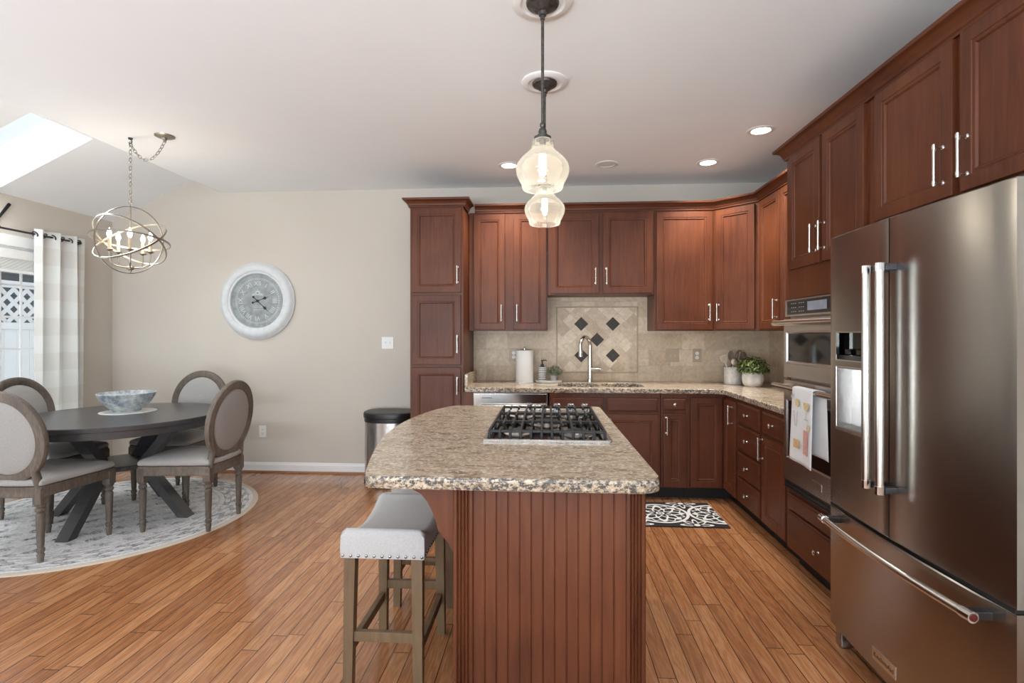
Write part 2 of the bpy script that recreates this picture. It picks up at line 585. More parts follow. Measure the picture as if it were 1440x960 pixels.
M['blackgloss'] = plain('black_glass', (0.006, 0.006, 0.007), 0.06, noise=0.05)
M['black'] = plain('black_plastic', (0.012, 0.012, 0.013), 0.35, noise=0.1)
M['blackmatte'] = plain('dark_recess', (0.006, 0.006, 0.006), 0.8, noise=0.1)
M['tablewood'] = wood('charcoal_table_wood', (0.035, 0.035, 0.037), (0.075, 0.075, 0.078), (2, 14, 14), rough=0.30, coat=0.1)
M['chairwood'] = wood('weathered_grey_wood', (0.055, 0.042, 0.032), (0.20, 0.165, 0.135), (10, 10, 2.2), scale=5, rough=0.65, coat=0, bump=0.3)
M['linen'] = plain('grey_linen', (0.355, 0.342, 0.33), 0.9, noise=0.08, nscale=160, bump=0.3, bscale=500, spec=0.15)
M['stoolfab'] = plain('pale_grey_linen', (0.50, 0.49, 0.485), 0.9, noise=0.07, nscale=180, bump=0.3, bscale=500, spec=0.15)
M['stoolwood'] = wood('brushed_brown_stool_wood', (0.115, 0.068, 0.034), (0.20, 0.13, 0.070), (12, 12, 1.5), rough=0.5, coat=0)
M['nail'] = plain('pewter_nailhead', (0.35, 0.33, 0.31), 0.25, 1.0, noise=0.1)
M['rug'] = rug_mat()
M['kmat'] = mat_mat()
M['curtain'] = curtain_mat()
M['white'] = plain('white_plastic', (0.82, 0.82, 0.80), 0.35, noise=0.01)
M['vinyl'] = plain('white_vinyl', (0.80, 0.81, 0.83), 0.4, noise=0.02)
M['taupe'] = plain('taupe_plastic', (0.44, 0.35, 0.26), 0.4, noise=0.03)
M['paper'] = plain('paper_towel_white', (0.84, 0.83, 0.80), 0.95, noise=0.02, bump=0.3, bscale=150)
M['cement'] = plain('pale_cement', (0.56, 0.54, 0.51), 0.85, noise=0.14, nscale=30, bump=0.3, bscale=60)
M['cementw'] = plain('white_wash_cement', (0.68, 0.66, 0.62), 0.85, noise=0.12, nscale=25, bump=0.3, bscale=60)
M['leaf'] = plain('green_leaf', (0.06, 0.10, 0.022), 0.45, noise=0.55, nscale=50)
M['leafy'] = plain('yellow_green_leaf', (0.20, 0.23, 0.06), 0.45, noise=0.35, nscale=50)
M['sage'] = plain('sage_leaf', (0.16, 0.19, 0.13), 0.6, noise=0.4, nscale=50)
M['soil'] = plain('dark_moss', (0.02, 0.018, 0.01), 0.95, noise=0.4)
M['lightwood'] = wood('pale_utensil_wood', (0.60, 0.52, 0.42), (0.74, 0.67, 0.57), rough=0.6, coat=0)
M['darkwood'] = wood('grey_brown_utensil_wood', (0.12, 0.09, 0.07), (0.22, 0.17, 0.13), rough=0.6, coat=0)
M['clockw'] = plain('whitewashed_clock_frame', (0.64, 0.66, 0.67), 0.5, noise=0.06, nscale=25)
M['dial'] = plain('grey_slate_dial', (0.36, 0.35, 0.355), 0.6, noise=0.22, nscale=18)
M['dialw'] = plain('pale_dial_print', (0.68, 0.68, 0.68), 0.6, noise=0.1)
M['glass'] = glass('window_glass', (0.96, 0.98, 0.98), 0.1)
M['shade'] = glass('seeded_shade_glass', (1, 0.985, 0.95), 0.22, white=0.07)
M['bulbglass'] = emit('pendant_bulb_glow', (1.0, 0.92, 0.76), 9)
M['flame'] = emit('candle_bulb_glow', (1.0, 0.84, 0.62), 18)
M['can'] = emit('recessed_lamp_glow', (1.0, 0.96, 0.9), 14)
M['candle'] = plain('cream_candle_sleeve', (0.62, 0.50, 0.34), 0.5, noise=0.05)
M['towel'] = plain('white_dish_towel', (0.80, 0.80, 0.80), 0.95, noise=0.02, bump=0.3, bscale=400)
M['orange'] = plain('orange_print', (0.72, 0.45, 0.22), 0.9, noise=0.2, nscale=80)
M['amber'] = plain('amber_print', (0.72, 0.56, 0.30), 0.9, noise=0.2, nscale=80)
M['pink'] = plain('coral_print', (0.66, 0.33, 0.29), 0.9, noise=0.2, nscale=80)
M['greyprint'] = plain('grey_print', (0.50, 0.50, 0.53), 0.9, noise=0.2, nscale=80)
M['bowl'] = None
M['deck'] = plain('grey_deck_boards', (0.35, 0.34, 0.33), 0.8, noise=0.15, nscale=6)
M['siding'] = plain('dark_grey_siding', (0.11, 0.115, 0.125), 0.8, noise=0.1, nscale=3)
M['screen'] = plain('grey_display', (0.30, 0.33, 0.40), 0.2, noise=0.1)
M['red'] = plain('red_medallion', (0.09, 0.008, 0.008), 0.25, noise=0.05)


def bowl_mat():
    m, nt, p = new_mat('blue_flowered_ceramic')
    tc = node(nt, 'ShaderNodeTexCoord')
    v = node(nt, 'ShaderNodeTexVoronoi')
    v.inputs['Scale'].default_value = 34
    nt.links.new(tc.outputs['Object'], v.inputs['Vector'])
    n = node(nt, 'ShaderNodeTexNoise')
    n.inputs['Scale'].default_value = 22
    n.inputs['Detail'].default_value = 5
    nt.links.new(tc.outputs['Object'], n.inputs['Vector'])
    r = node(nt, 'ShaderNodeValToRGB')
    e = r.color_ramp.elements
    e[0].position = 0.36
    e[0].color = (0.24, 0.27, 0.33, 1)
    e[1].position = 0.64
    e[1].color = (0.66, 0.67, 0.66, 1)
    k = e.new(0.5)
    k.color = (0.45, 0.50, 0.53, 1)
    nt.links.new(n.outputs['Fac'], r.inputs[0])
    r2 = node(nt, 'ShaderNodeValToRGB')
    r2.color_ramp.elements[0].position = 0.10
    r2.color_ramp.elements[0].color = (1, 1, 1, 1)
    r2.color_ramp.elements[1].position = 0.22
    r2.color_ramp.elements[1].color = (0, 0, 0, 1)
    nt.links.new(v.outputs['Distance'], r2.inputs[0])
    mx = node(nt, 'ShaderNodeMixRGB')
    mx.inputs[2].default_value = (0.70, 0.66, 0.52, 1)
    nt.links.new(r2.outputs[0], mx.inputs[0])
    nt.links.new(r.outputs[0], mx.inputs[1])
    nt.links.new(mx.outputs[0], p.inputs['Base Color'])
    p.inputs['Roughness'].default_value = 0.3
    return m


M['bowl'] = bowl_mat()


# ------------------------------------------------------------------ mesh helpers
class MB:
    def __init__(s, mtx=None):
        s.bm = bmesh.new()
        s.M = mtx or Matrix.Identity(4)

    def v(s, p):
        return s.bm.verts.new(s.M @ Vector(p))

    def face(s, vs):
        try:
            return s.bm.faces.new(vs)
        except ValueError:
            return None

    def box(s, x0, x1, y0, y1, z0, z1, bev=0.0, seg=2):
        vs = [s.v(p) for p in ((x0, y0, z0), (x1, y0, z0), (x1, y1, z0), (x0, y1, z0),
                               (x0, y0, z1), (x1, y0, z1), (x1, y1, z1), (x0, y1, z1))]
        fs = [s.face([vs[i] for i in f]) for f in ((3, 2, 1, 0), (4, 5, 6, 7), (0, 1, 5, 4), (1, 2, 6, 5), (2, 3, 7, 6), (3, 0, 4, 7))]
        if bev:
            es = list({e for f in fs for e in f.edges})
            bmesh.ops.bevel(s.bm, geom=es, offset=bev, segments=seg, affect='EDGES', profile=0.5)
        return s

    def rings(s, rr, closed=True, cap0=True, cap1=True, loop=False):
        V = [[s.v(p) for p in r] for r in rr]
        n = len(V[0])
        m = len(V)
        for i in range(m if loop else m - 1):
            a, b = V[i], V[(i + 1) % m]
            for j in range(n if closed else n - 1):
                k = (j + 1) % n
                s.face([a[j], a[k], b[k], b[j]])
        if not loop:
            if cap0:
                s.face(V[0][::-1])
            if cap1:
                s.face(V[-1])
        return s

    def lathe(s, prof, n=32, mtx=None, cap0=True, cap1=True, sx=1.0, sy=1.0):
        T = mtx or Matrix.Identity(4)
        rr = []
        for (r, z) in prof:
            rr.append([T @ Vector((max(r, 1e-4) * sx * math.cos(2 * PI * k / n), max(r, 1e-4) * sy * math.sin(2 * PI * k / n), z)) for k in range(n)])
        return s.rings(rr, True, cap0, cap1)

    def tube(s, pts, r, n=10, closed=False, cap=True, flat=None):
        """round tube along pts; r a number or list; flat=(normal factor) squashes"""
        P = [Vector(p) for p in pts]
        m = len(P)
        rr = []
        up = None
        for i in range(m):
            if closed:
                t = P[(i + 1) % m] - P[i - 1]
            else:
                t = P[min(i + 1, m - 1)] - P[max(i - 1, 0)]
            t.normalize()
            if up is None:
                up = Vector((0, 0, 1)) if abs(t.z) < 0.9 else Vector((0, 1, 0))
            a = up - t * up.dot(t)
            if a.length < 1e-5:
                a = t.orthogonal()
            a.normalize()
            up = a
            b = t.cross(a)
            ri = r[i] if isinstance(r, (list, tuple)) else r
            fa, fb = flat or (1, 1)
            rr.append([P[i] + a * ri * fa * math.cos(2 * PI * k / n) + b * ri * fb * math.sin(2 * PI * k / n) for k in range(n)])
        return s.rings(rr, True, cap, cap, loop=closed)

    def bar(s, p0, p1, w, t, side=(0, 0, 1), bev=0.0):
        """rectangular bar from p0 to p1: w across 'side' x dir, t along side"""
        p0, p1 = Vector(p0), Vector(p1)
        d = (p1 - p0).normalized()
        sd = Vector(side)
        sd = (sd - d * sd.dot(d)).normalized()
        c = d.cross(sd)
        q = [c * w / 2 + sd * t / 2, -c * w / 2 + sd * t / 2, -c * w / 2 - sd * t / 2, c * w / 2 - sd * t / 2]
        n0 = len(s.bm.edges)
        s.rings([[p0 + k for k in q], [p1 + k for k in q]])
        return s

    def prism(s, poly, z0, z1, bev=0.0, seg=2, top_only=False):
        a = [s.v((x, y, z0)) for x, y in poly]
        b = [s.v((x, y, z1)) for x, y in poly]
        n = len(poly)
        s.face(a[::-1])
        top = s.face(b)
        for i in range(n):
            k = (i + 1) % n
            s.face([a[i], a[k], b[k], b[i]])
        if bev:
            es = [e for e in top.edges]
            bot = [e for e in s.bm.edges if all(v in a for v in e.verts)]
            bmesh.ops.bevel(s.bm, geom=es + ([] if top_only else bot), offset=bev, segments=seg, affect='EDGES', profile=0.5)
        return s

    def panel(s, x0, x1, z0, z1, prof, y=0.0):
        """stepped front facing -Y: prof = (inset, depth behind y)"""
        rr = []
        for i, d in prof:
            rr.append([(x0 + i, y + d, z0 + i), (x1 - i, y + d, z0 + i), (x1 - i, y + d, z1 - i), (x0 + i, y + d, z1 - i)])
        return s.rings(rr)

    def ball(s, c, r, n=12, sx=1, sy=1, sz=1):
        prof = [(r * math.sin(PI * i / n), -r * math.cos(PI * i / n) * sz) for i in range(n + 1)]
        return s.lathe(prof, n * 2, Matrix.Translation(c), sx=sx, sy=sy)

    def text(s, body, size, mtx, extrude=0.0005, align='CENTER'):
        c = bpy.data.curves.new('glyphs', 'FONT')
        c.body = body
        c.size = size
        c.extrude = extrude
        c.align_x = align
        c.align_y = 'CENTER'
        c.resolution_u = 3
        o = bpy.data.objects.new('glyphs', c)
        COL.objects.link(o)
        bpy.context.view_layer.update()
        me = bpy.data.meshes.new_from_object(o.evaluated_get(bpy.context.evaluated_depsgraph_get()))
        me.transform(mtx)
        me.transform(s.M)
        s.bm.from_mesh(me)
        bpy.data.objects.remove(o)
        bpy.data.curves.remove(c)
        bpy.data.meshes.remove(me)
        return s

    def build(s, name, mat, parent=None, smooth=35, loc=None, label=None):
        bmesh.ops.recalc_face_normals(s.bm, faces=s.bm.faces[:])
        me = bpy.data.meshes.new(name)
        s.bm.to_mesh(me)
        s.bm.free()
        me.materials.append(mat)
        if smooth:
            for p in me.polygons:
                p.use_smooth = True
            me.set_sharp_from_angle(angle=R(smooth))
        o = bpy.data.objects.new(name, me)
        COL.objects.link(o)
        if 0 < smooth <= 60:
            wn = o.modifiers.new('even_shading', 'WEIGHTED_NORMAL')
            wn.keep_sharp = True
        if parent:
            o.parent = parent
        if loc:
            o.location = loc
        if label:
            o['label'] = label
        return o


def edge_mat(o):
    """the worked edge of a granite slab shows coarser dark crystals"""
    o.data.materials.append(M['granite_edge'])
    for p in o.data.polygons:
        if abs(p.normal.z) < 0.75:
            p.material_index = 1
    return o


def thing(name, label, cat, loc=(0, 0, 0), rz=0.0, group=None):
    o = bpy.data.objects.new(name, None)
    o.empty_display_size = 0.1
    COL.objects.link(o)
    o.location = loc
    o.rotation_euler = (0, 0, rz)
    return tag(o, label, cat, group)


def tag(o, label, cat, group=None, kind=None):
    o['label'] = label
    o['category'] = cat
    if group:
        o['group'] = group
    if kind:
        o['kind'] = kind
    return o


def struct(o, label=None):
    o['kind'] = 'structure'
    if label:
        o['label'] = label
    return o


def dup(root, loc, rz, label):
    def rec(o, parent):
        c = o.copy()
        COL.objects.link(c)
        if parent:
            c.parent = parent
        for ch in list(o.children):
            if ch is not c:
                rec(ch, c)
        return c
    r = rec(root, None)
    r.location = loc
    r.rotation_euler = (0, 0, rz)
    r['label'] = label
    return r


def sweep(mb, path, prof):
    """moulding: profile (out, z) swept along a 2-D path, 'out' to the right of travel, mitred"""
    P = [Vector((p[0], p[1])) for p in path]
    n = len(P)
    rr = []
    for i in range(n):
        ns = []
        if i > 0:
            d = (P[i] - P[i - 1]).normalized()
            ns.append(Vector((d.y, -d.x)))
        if i < n - 1:
            d = (P[i + 1] - P[i]).normalized()
            ns.append(Vector((d.y, -d.x)))
        if len(ns) == 2:
            b = (ns[0] + ns[1]).normalized()
            off = b / max(0.2, b.dot(ns[0]))
        else:
            off = ns[0]
        rr.append([(P[i].x + off.x * o, P[i].y + off.y * o, z) for o, z in prof])
    mb.rings(rr)
    return mb


# ------------------------------------------------------------------ room dimensions
XL, XR, YB, YF, ZC = -4.37, 2.07, 5.1, -3.0, 2.77
RIDGE = (-3.524, 2.892)
BEND = (-3.244, ZC)
EAVE = 2.494

struct(MB().box(XL - 0.12, XR + 0.12, YF - 0.12, YB + 0.12, -0.12, 0).build('floor', M['floor'], smooth=0))
# flat ceiling
struct(MB().box(BEND[0], XR + 0.12, YF - 0.12, YB + 0.12, ZC, ZC + 0.1).build('ceiling', M['ceil'], smooth=0))
# vaulted ceiling over the dining side with the skylight well
SK = dict(x0=-4.31, x1=-3.54, y0=3.44, y1=3.94)


def sz(x):
    return EAVE + (RIDGE[1] - EAVE) * (x - XL) / (RIDGE[0] - XL)


mb = MB()
xs = [XL - 0.1, SK['x0'], SK['x1'], RIDGE[0]]
ys = [YF - 0.1, SK['y0'], SK['y1'], YB + 0.1]
for i in range(3):
    for j in range(3):
        if i == 1 and j == 1:
            continue
        a, b, c, d = xs[i], xs[i + 1], ys[j], ys[j + 1]
        mb.face([mb.v((a, c, sz(a))), mb.v((b, c, sz(b))), mb.v((b, d, sz(b))), mb.v((a, d, sz(a)))])
mb.face([mb.v((RIDGE[0], ys[0], RIDGE[1])), mb.v((BEND[0], ys[0], BEND[1])), mb.v((BEND[0], ys[-1], BEND[1])), mb.v((RIDGE[0], ys[-1], RIDGE[1]))])
WELL = 0.20
for (ax, ay, bx, by) in ((SK['x0'], SK['y0'], SK['x1'], SK['y0']), (SK['x1'], SK['y0'], SK['x1'], SK['y1']), (SK['x1'], SK['y1'], SK['x0'], SK['y1']), (SK['x0'], SK['y1'], SK['x0'], SK['y0'])):
    mb.face([mb.v((ax, ay, sz(ax))), mb.v((bx, by, sz(bx))), mb.v((bx, by, sz(bx) + WELL)), mb.v((ax, ay, sz(ax) + WELL))])
bmesh.ops.remove_doubles(mb.bm, verts=mb.bm.verts[:], dist=0.0005)
vault = struct(mb.build('ceiling_vault', M['ceil'], smooth=0))
# skylight window
mb = MB()
for (a, b, c, d) in ((SK['x0'], SK['x1'], SK['y0'], SK['y0'] + 0.035), (SK['x0'], SK['x1'], SK['y1'] - 0.035, SK['y1']), (SK['x0'], SK['x0'] + 0.035, SK['y0'] + 0.035, SK['y1'] - 0.035), (SK['x1'] - 0.035, SK['x1'], SK['y0'] + 0.035, SK['y1'] - 0.035)):
    z0, z1 = WELL, WELL + 0.09
    q = [(a, c), (b, c), (b, d), (a, d)]
    mb.rings([[(x, y, sz(x) + z0) for x, y in q], [(x, y, sz(x) + z1) for x, y in q]])
skyw = struct(mb.build('window_1', M['trim'], smooth=0))
mb = MB()
q = [(SK['x0'], SK['y0']), (SK['x1'], SK['y0']), (SK['x1'], SK['y1']), (SK['x0'], SK['y1'])]
mb.rings([[(x, y, sz(x) + WELL + 0.06) for x, y in q], [(x, y, sz(x) + WELL + 0.066) for x, y in q]])
mb.build('window_pane', M['glass'], skyw, smooth=0)

# walls
mb = MB()
mb.rings([[(XL - 0.12, y, 0), (XR + 0.12, y, 0), (XR + 0.12, y, ZC + 0.02), (BEND[0], y, ZC + 0.02), (RIDGE[0], y, RIDGE[1] + 0.02), (XL - 0.12, y, EAVE - 0.03)] for y in (YB, YB + 0.12)])
struct(mb.build('wall_back', M['wall'], smooth=0))
struct(MB().box(XR, XR + 0.12, YF, YB, 0, ZC).build('wall_right', M['wall'], smooth=0))
# left wall with the patio door opening (and an off-frame opening added for the side fill light)
DY0, DY1, DZ = 3.12, 4.66, 2.08
mb = MB()
mb.box(XL - 0.12, XL, DY1, YB, 0, EAVE)
mb.box(XL - 0.12, XL, DY0, DY1, DZ, EAVE)
mb.box(XL - 0.12, XL, 2.1, DY0, 0, EAVE)
mb.box(XL - 0.12, XL, YF, -0.9, 0, EAVE)
mb.box(XL - 0.12, XL, -0.9, 2.1, 0, 0.25)
mb.box(XL - 0.12, XL, -0.9, 2.1, 2.25, EAVE)
struct(mb.build('wall_left', M['wall'], smooth=0))
mb = MB()  # wall behind the camera, its opening added for the rear fill light
mb.box(-3.9, 1.5, YF - 0.12, YF, 2.66, ZC)
mb.box(-3.9, 1.5, YF - 0.12, YF, 0, 0.5)
mb.box(XL, -3.9, YF - 0.12, YF, 0, ZC)
mb.box(1.5, XR, YF - 0.12, YF, 0, ZC)
struct(mb.build('wall_front', M['wall'], smooth=0))
# window frames added around the two fill lights, out of shot
mb = MB()
for (a, b, c, d) in ((-0.9, 2.1, 0.25, 0.31), (-0.9, 2.1, 2.19, 2.25), (-0.9, -0.84, 0.31, 2.19), (2.04, 2.1, 0.31, 2.19), (0.57, 0.63, 0.31, 2.19)):
    mb.box(XL - 0.03, XL + 0.01, a, b, c, d)
struct(mb.build('added_window_2', M['trim'], smooth=0))
mb = MB()
for (a, b, c, d) in ((-3.9, 1.5, 0.5, 0.56), (-3.9, 1.5, 2.60, 2.66), (-3.9, -3.84, 0.56, 2.60), (1.44, 1.5, 0.56, 2.60), (-2.13, -2.07, 0.56, 2.60), (-0.33, -0.27, 0.56, 2.60)):
    mb.box(a, b, YF - 0.08, YF + 0.01, c, d)
struct(mb.build('added_window_3', M['trim'], smooth=0))
# baseboards
bprof = [(0, 0), (0.016, 0), (0.016, 0.075), (0.011, 0.085), (0.009, 0.097), (0, 0.10)]
mb = MB()
sweep(mb, [(XL, YB), (-1.165, YB)], bprof)
bb = struct(mb.build('baseboard_back', M['trim'], smooth=0))
mb = MB()
sweep(mb, [(XL + 0.017, YB - 0.016), (-1.165, YB - 0.016)], [(0, 0), (0.014, 0), (0.012, 0.010), (0.005, 0.017), (0, 0.019)])
mb.build('shoe_moulding', M['shoe'], bb, smooth=0, label='stained wood shoe moulding')
mb = MB()
sweep(mb, [(XL, DY1 + 0.10), (XL, YB - 0.017)], bprof)
struct(mb.build('baseboard_left', M['trim'], smooth=0))

# ------------------------------------------------------------------ patio door, blind, curtain, outside
door = MB()
for (a, b, c, d) in ((DY0, DY1, DZ - 0.05, DZ), (DY0, DY1, 0, 0.04), (DY0, DY0 + 0.05, 0.04, DZ - 0.05), (DY1 - 0.05, DY1, 0.04, DZ - 0.05)):
    door.box(XL - 0.11, XL - 0.005, a, b, c, d)
door = struct(door.build('door_1', M['vinyl'], smooth=0))
for (ya, yb2, xo) in ((3.17, 3.98, -0.09), (3.94, 4.61, -0.055)):
    x0, x1 = XL + xo, XL + xo + 0.035
    mb = MB()
    zs0, zs1 = 0.042, DZ - 0.052
    mb.box(x0, x1, ya, ya + 0.085, zs0, zs1, 0.003)
    mb.box(x0, x1, yb2 - 0.085, yb2, zs0, zs1, 0.003)
    mb.box(x0, x1, ya + 0.085, yb2 - 0.085, zs0, zs0 + 0.13)
    mb.box(x0, x1, ya + 0.085, yb2 - 0.085, zs1 - 0.07, zs1)
    sash = mb.build('sash', M['vinyl'], door, smooth=0)
    MB().box(x0 + 0.012, x0 + 0.022, ya + 0.085, yb2 - 0.085, zs0 + 0.13, zs1 - 0.07).build('pane', M['glass'], sash, smooth=0)
    mb = MB()
    y = ya + 0.085
    for k in range(1, 3):
        yy = ya + 0.085 + k * (yb2 - ya - 0.17) / 3
        mb.box(x0 + 0.023, x0 + 0.031, yy - 0.009, yy + 0.009, zs0 + 0.13, zs1 - 0.07)
    for k in range(6):
        zz = 1.768 - k * 0.264
        mb.box(x0 + 0.0232, x0 + 0.0308, ya + 0.085, yb2 - 0.085, zz - 0.009, zz + 0.009)
    mb.build('grille', M['vinyl'], sash, smooth=0)
mb = MB()
for (a, b, c, d) in ((DY0 - 0.09, DY1 + 0.07, DZ, DZ + 0.09), (DY0 - 0.09, DY0, 0, DZ), (DY1, DY1 + 0.07, 0, DZ)):
    mb.box(XL, XL + 0.018, a, b, c, d, 0.004)
struct(mb.build('trim_1', M['trim'], smooth=0))
# raised blind
bl = thing('window_blind', 'white slatted blind drawn up above the patio door', 'blind', (XL + 0.002, 3.93, 1.885))
MB().box(0, 0.040, -0.76, 0.70, 0.09, 0.165, 0.004).build('headrail', M['white'], bl)
mb = MB()
for k in range(12):
    mb.box(0.004, 0.036, -0.75, 0.69, 0.002 + k * 0.0075, 0.0075 + k * 0.0075, 0.001, 1)
mb.build('slats', M['white'], bl, smooth=0)
MB().box(0.002, 0.038, -0.755, 0.695, -0.022, 0.0, 0.003).build('bottom_rail', M['white'], bl)
# curtain rod
RX, RZ = XL + 0.11, 2.195
rod = thing('curtain_rod', 'thin dark metal curtain rod above the patio door', 'curtain rod', (RX, 3.9, RZ))
mb = MB()
mb.tube([(0, -1.1, 0), (0, 0.70, 0)], 0.0085, 12)
mb.build('pole', M['gun'], rod)
mb = MB()
mb.ball((0, 0.71, 0), 0.014, 8)
mb.build('finial', M['gun'], rod)
mb = MB()
mb.tube([(0, -0.62, 0), (-0.108, -0.62, 0)], 0.006, 8)
mb.lathe([(0.02, 0), (0.02, 0.008)], 16, Matrix.Translation((-0.109, -0.62, 0)) @ Matrix.Rotation(R(90), 4, 'Y'))
mb.build('bracket', M['gun'], rod)
mb = MB()
mb.tube([(0, 0.66, 0), (-0.108, 0.66, 0)], 0.006, 8)
mb.lathe([(0.02, 0), (0.02, 0.008)], 16, Matrix.Translation((-0.109, 0.66, 0)) @ Matrix.Rotation(R(90), 4, 'Y'))
mb.build('bracket', M['gun'], rod)
# grommet curtain: folds weave either side of the rod
cy0, cy1 = 4.17, 4.66
cur = thing('window_curtain', 'off white striped grommet curtain at the patio door', 'curtain', (RX, 0, 0))
mb = MB()
NW = 3.0
U, V = 97, 25
gr = []
for i in range(U):
    u = i / (U - 1)
    row = []
    for j in range(V):
        v = j / (V - 1)
        z = 0.02 + v * (RZ + 0.045 - 0.02)
        a = 0.036 * (1 + 0.25 * (1 - v) * math.sin(u * 9 + 1))
        ph = 2 * PI * NW * u + 0.5 * (1 - v) * math.sin(u * 5)
        row.append((0.0 + a * math.sin(ph), cy0 + u * (cy1 - cy0) + 0.012 * math.sin(2 * ph), z))
    gr.append(row)
mb.rings(gr, closed=False, cap0=False, cap1=False)
cu = mb.build('cloth', M['curtain'], cur, smooth=180)
so = cu.modifiers.new('thick', 'SOLIDIFY')
so.thickness = 0.0025
for k in range(6):
    u = (k * 0.5 + 0.0) / NW + 0.02
    if u > 0.99:
        continue
    y = cy0 + u * (cy1 - cy0)
    mb = MB()
    T = Matrix.Translation((0.0, y, RZ)) @ Matrix.Rotation(R(90 + (28 if k % 2 == 0 else -28)), 4, 'X')
    mb.tube([T @ Vector((0.022 * math.cos(t * 2 * PI / 20), 0.022 * math.sin(t * 2 * PI / 20), 0)) for t in range(20)], 0.005, 8, closed=True)
    mb.build('grommet', M['gun'], cur)
# outside: deck and white fence with lattice top
struct(MB().box(-9, XL - 0.12, 1.5, 9, -0.25, -0.08).build('patio_deck', M['deck'], smooth=0), 'grey deck outside the patio door')
FX = -6.3
fe = thing('garden_fence', 'white panel fence with a lattice top outside the patio door', 'fence', (FX, 6, -0.08))
mb = MB()
y0f, y1f = -4, 2.6
for k in range(int((y1f - y0f) / 0.152)):
    mb.box(-0.012, 0.012, y0f + k * 0.152, y0f + k * 0.152 + 0.149, 0.1, 1.50, 0.003, 1)
mb.build('fence_boards', M['vinyl'], fe, smooth=0)
mb = MB()
for z in (0.05, 1.50, 1.99):
    mb.box(-0.03, 0.03, y0f, y1f, z, z + 0.08, 0.004, 1)
mb.build('rails', M['vinyl'], fe, smooth=0)
mb = MB()
for k in range(42):
    yy = y0f + k * 0.16
    for sgn in (1, -1):
        a = (0.004 * sgn, yy, 1.58)
        b = (0.004 * sgn, yy + sgn * 0.41, 1.99)
        if y0f <= b[1] <= y1f:
            mb.bar(a, b, 0.046, 0.007, side=(1, 0, 0))
mb.build('lattice', M['vinyl'], fe, smooth=0)
for yy in (-4, -2.17, -0.33, 1.5):
    MB().box(-0.05, 0.05, yy - 0.05, yy + 0.05, 0, 2.12, 0.006).build('fence_post', M['vinyl'], fe)
nh = thing('neighbour_house', 'dark grey sided house beyond the garden fence', 'house', (-10.5, 9.0, -0.25))
mb = MB()
for k in range(22):
    z = k * 0.2
    mb.rings([[(0.0, -5, z), (0.03, -5, z), (0.008, -5, z + 0.198), (0.0, -5, z + 0.198)], [(0.0, 4, z), (0.03, 4, z), (0.008, 4, z + 0.198), (0.0, 4, z + 0.198)]])
mb.build('siding', M['siding'], nh, smooth=0)
mb = MB()
mb.rings([[(-0.6, y, 4.9), (0.35, y, 4.35), (0.35, y, 4.25), (-0.6, y, 4.8)] for y in (-5.3, 4.3)])
mb.build('roof_eave', M['siding'], nh, smooth=0)
# black metal wall ornament above the door, at the left edge of the frame
wo = thing('wall_ornament', 'black metal spike ornament on the left wall above the curtain rod', 'wall decor', (XL + 0.012, 3.915, 2.205))
mb = MB()
for k in range(8):
    a = 2 * PI * k / 8 + R(56)
    d = Vector((0, math.cos(a), math.sin(a)))
    L = 0.26 if k % 2 == 0 and k != 6 else 0.07
    q0 = d * 0.02
    mb.rings([[q0 + Vector((x, 0, 0)) + d.cross(Vector((1, 0, 0))) * s_ for x, s_ in ((-0.008, -0.004), (-0.008, 0.004), (0.008, 0.004), (0.008, -0.004))],
              [d * L + Vector((x, 0, 0)) + d.cross(Vector((1, 0, 0))) * s_ for x, s_ in ((-0.008, -0.009), (-0.008, 0.009), (0.008, 0.009), (0.008, -0.009))]])
mb.build('spikes', M['blackmatte'], wo, smooth=0)
mb = MB()
mb.lathe([(0.03, -0.01), (0.032, 0.004), (0.02, 0.014), (0, 0.016)], 20, Matrix.Rotation(R(90), 4, 'Y'))
mb.build('hub', M['blackmatte'], wo)
# floor vent by the door
fv = thing('floor_vent', 'dark slotted floor register by the patio door', 'vent', (-4.26, 3.98, 0))
MB().box(-0.055, 0.055, -0.15, 0.15, 0, 0.004, 0.001, 1).build('vent_frame', M['bronze'], fv)
mb = MB()
for k in range(14):
    mb.box(-0.042, 0.042, -0.135 + k * 0.02, -0.135 + k * 0.02 + 0.011, 0.004, 0.006)
mb.build('louvres', M['blackmatte'], fv, smooth=0)

# ------------------------------------------------------------------ cabinet helpers (front faces -Y at y = 0)
DOOR = [(0, 0.021), (0, 0.004), (0.0015, 0.001), (0.005, 0), (0.050, 0), (0.052, 0.003), (0.057, 0.004), (0.060, 0.002), (0.064, 0.003), (0.069, 0.010), (0.075, 0.0105)]
DRAW = [(0, 0.021), (0, 0.007), (0.002, 0.005), (0.008, 0.0045), (0.013, 0.0005), (0.016, 0)]


def add_door(parent, x0, x1, z0, z1, M4=None, hx=None, hz=None, hl=0.15, name='door', mat='cherry', y=-0.021, horizontal=False):
    mb = MB(M4)
    mb.panel(x0, x1, z0, z1, DOOR, y)
    d = mb.build(name, M[mat], parent, smooth=30)
    if hx is not None:
        pull(d, hx, hz, hl, M4, y)
    return d


def pull(parent, hx, hz, hl, M4=None, y=-0.021):
    mb = MB(M4)
    yo = y - 0.032
    mb.tube([(hx, yo, hz - hl / 2), (hx, yo, hz + hl / 2)], 0.0055, 12)
    for s in (-1, 1):
        zz = hz + s * (hl / 2 - 0.012)
        mb.tube([(hx, y, zz), (hx, yo, zz)], 0.0042, 10)
        mb.lathe([(0.009, 0), (0.009, 0.003), (0.005, 0.006)], 14, Matrix.Translation((hx, y, zz)) @ Matrix.Rotation(R(90), 4, 'X'))
        mb.tube([(hx, yo, zz - 0.007), (hx, yo, zz + 0.007)], 0.0072, 12)
    return mb.build('handle', M['nickel'], parent)


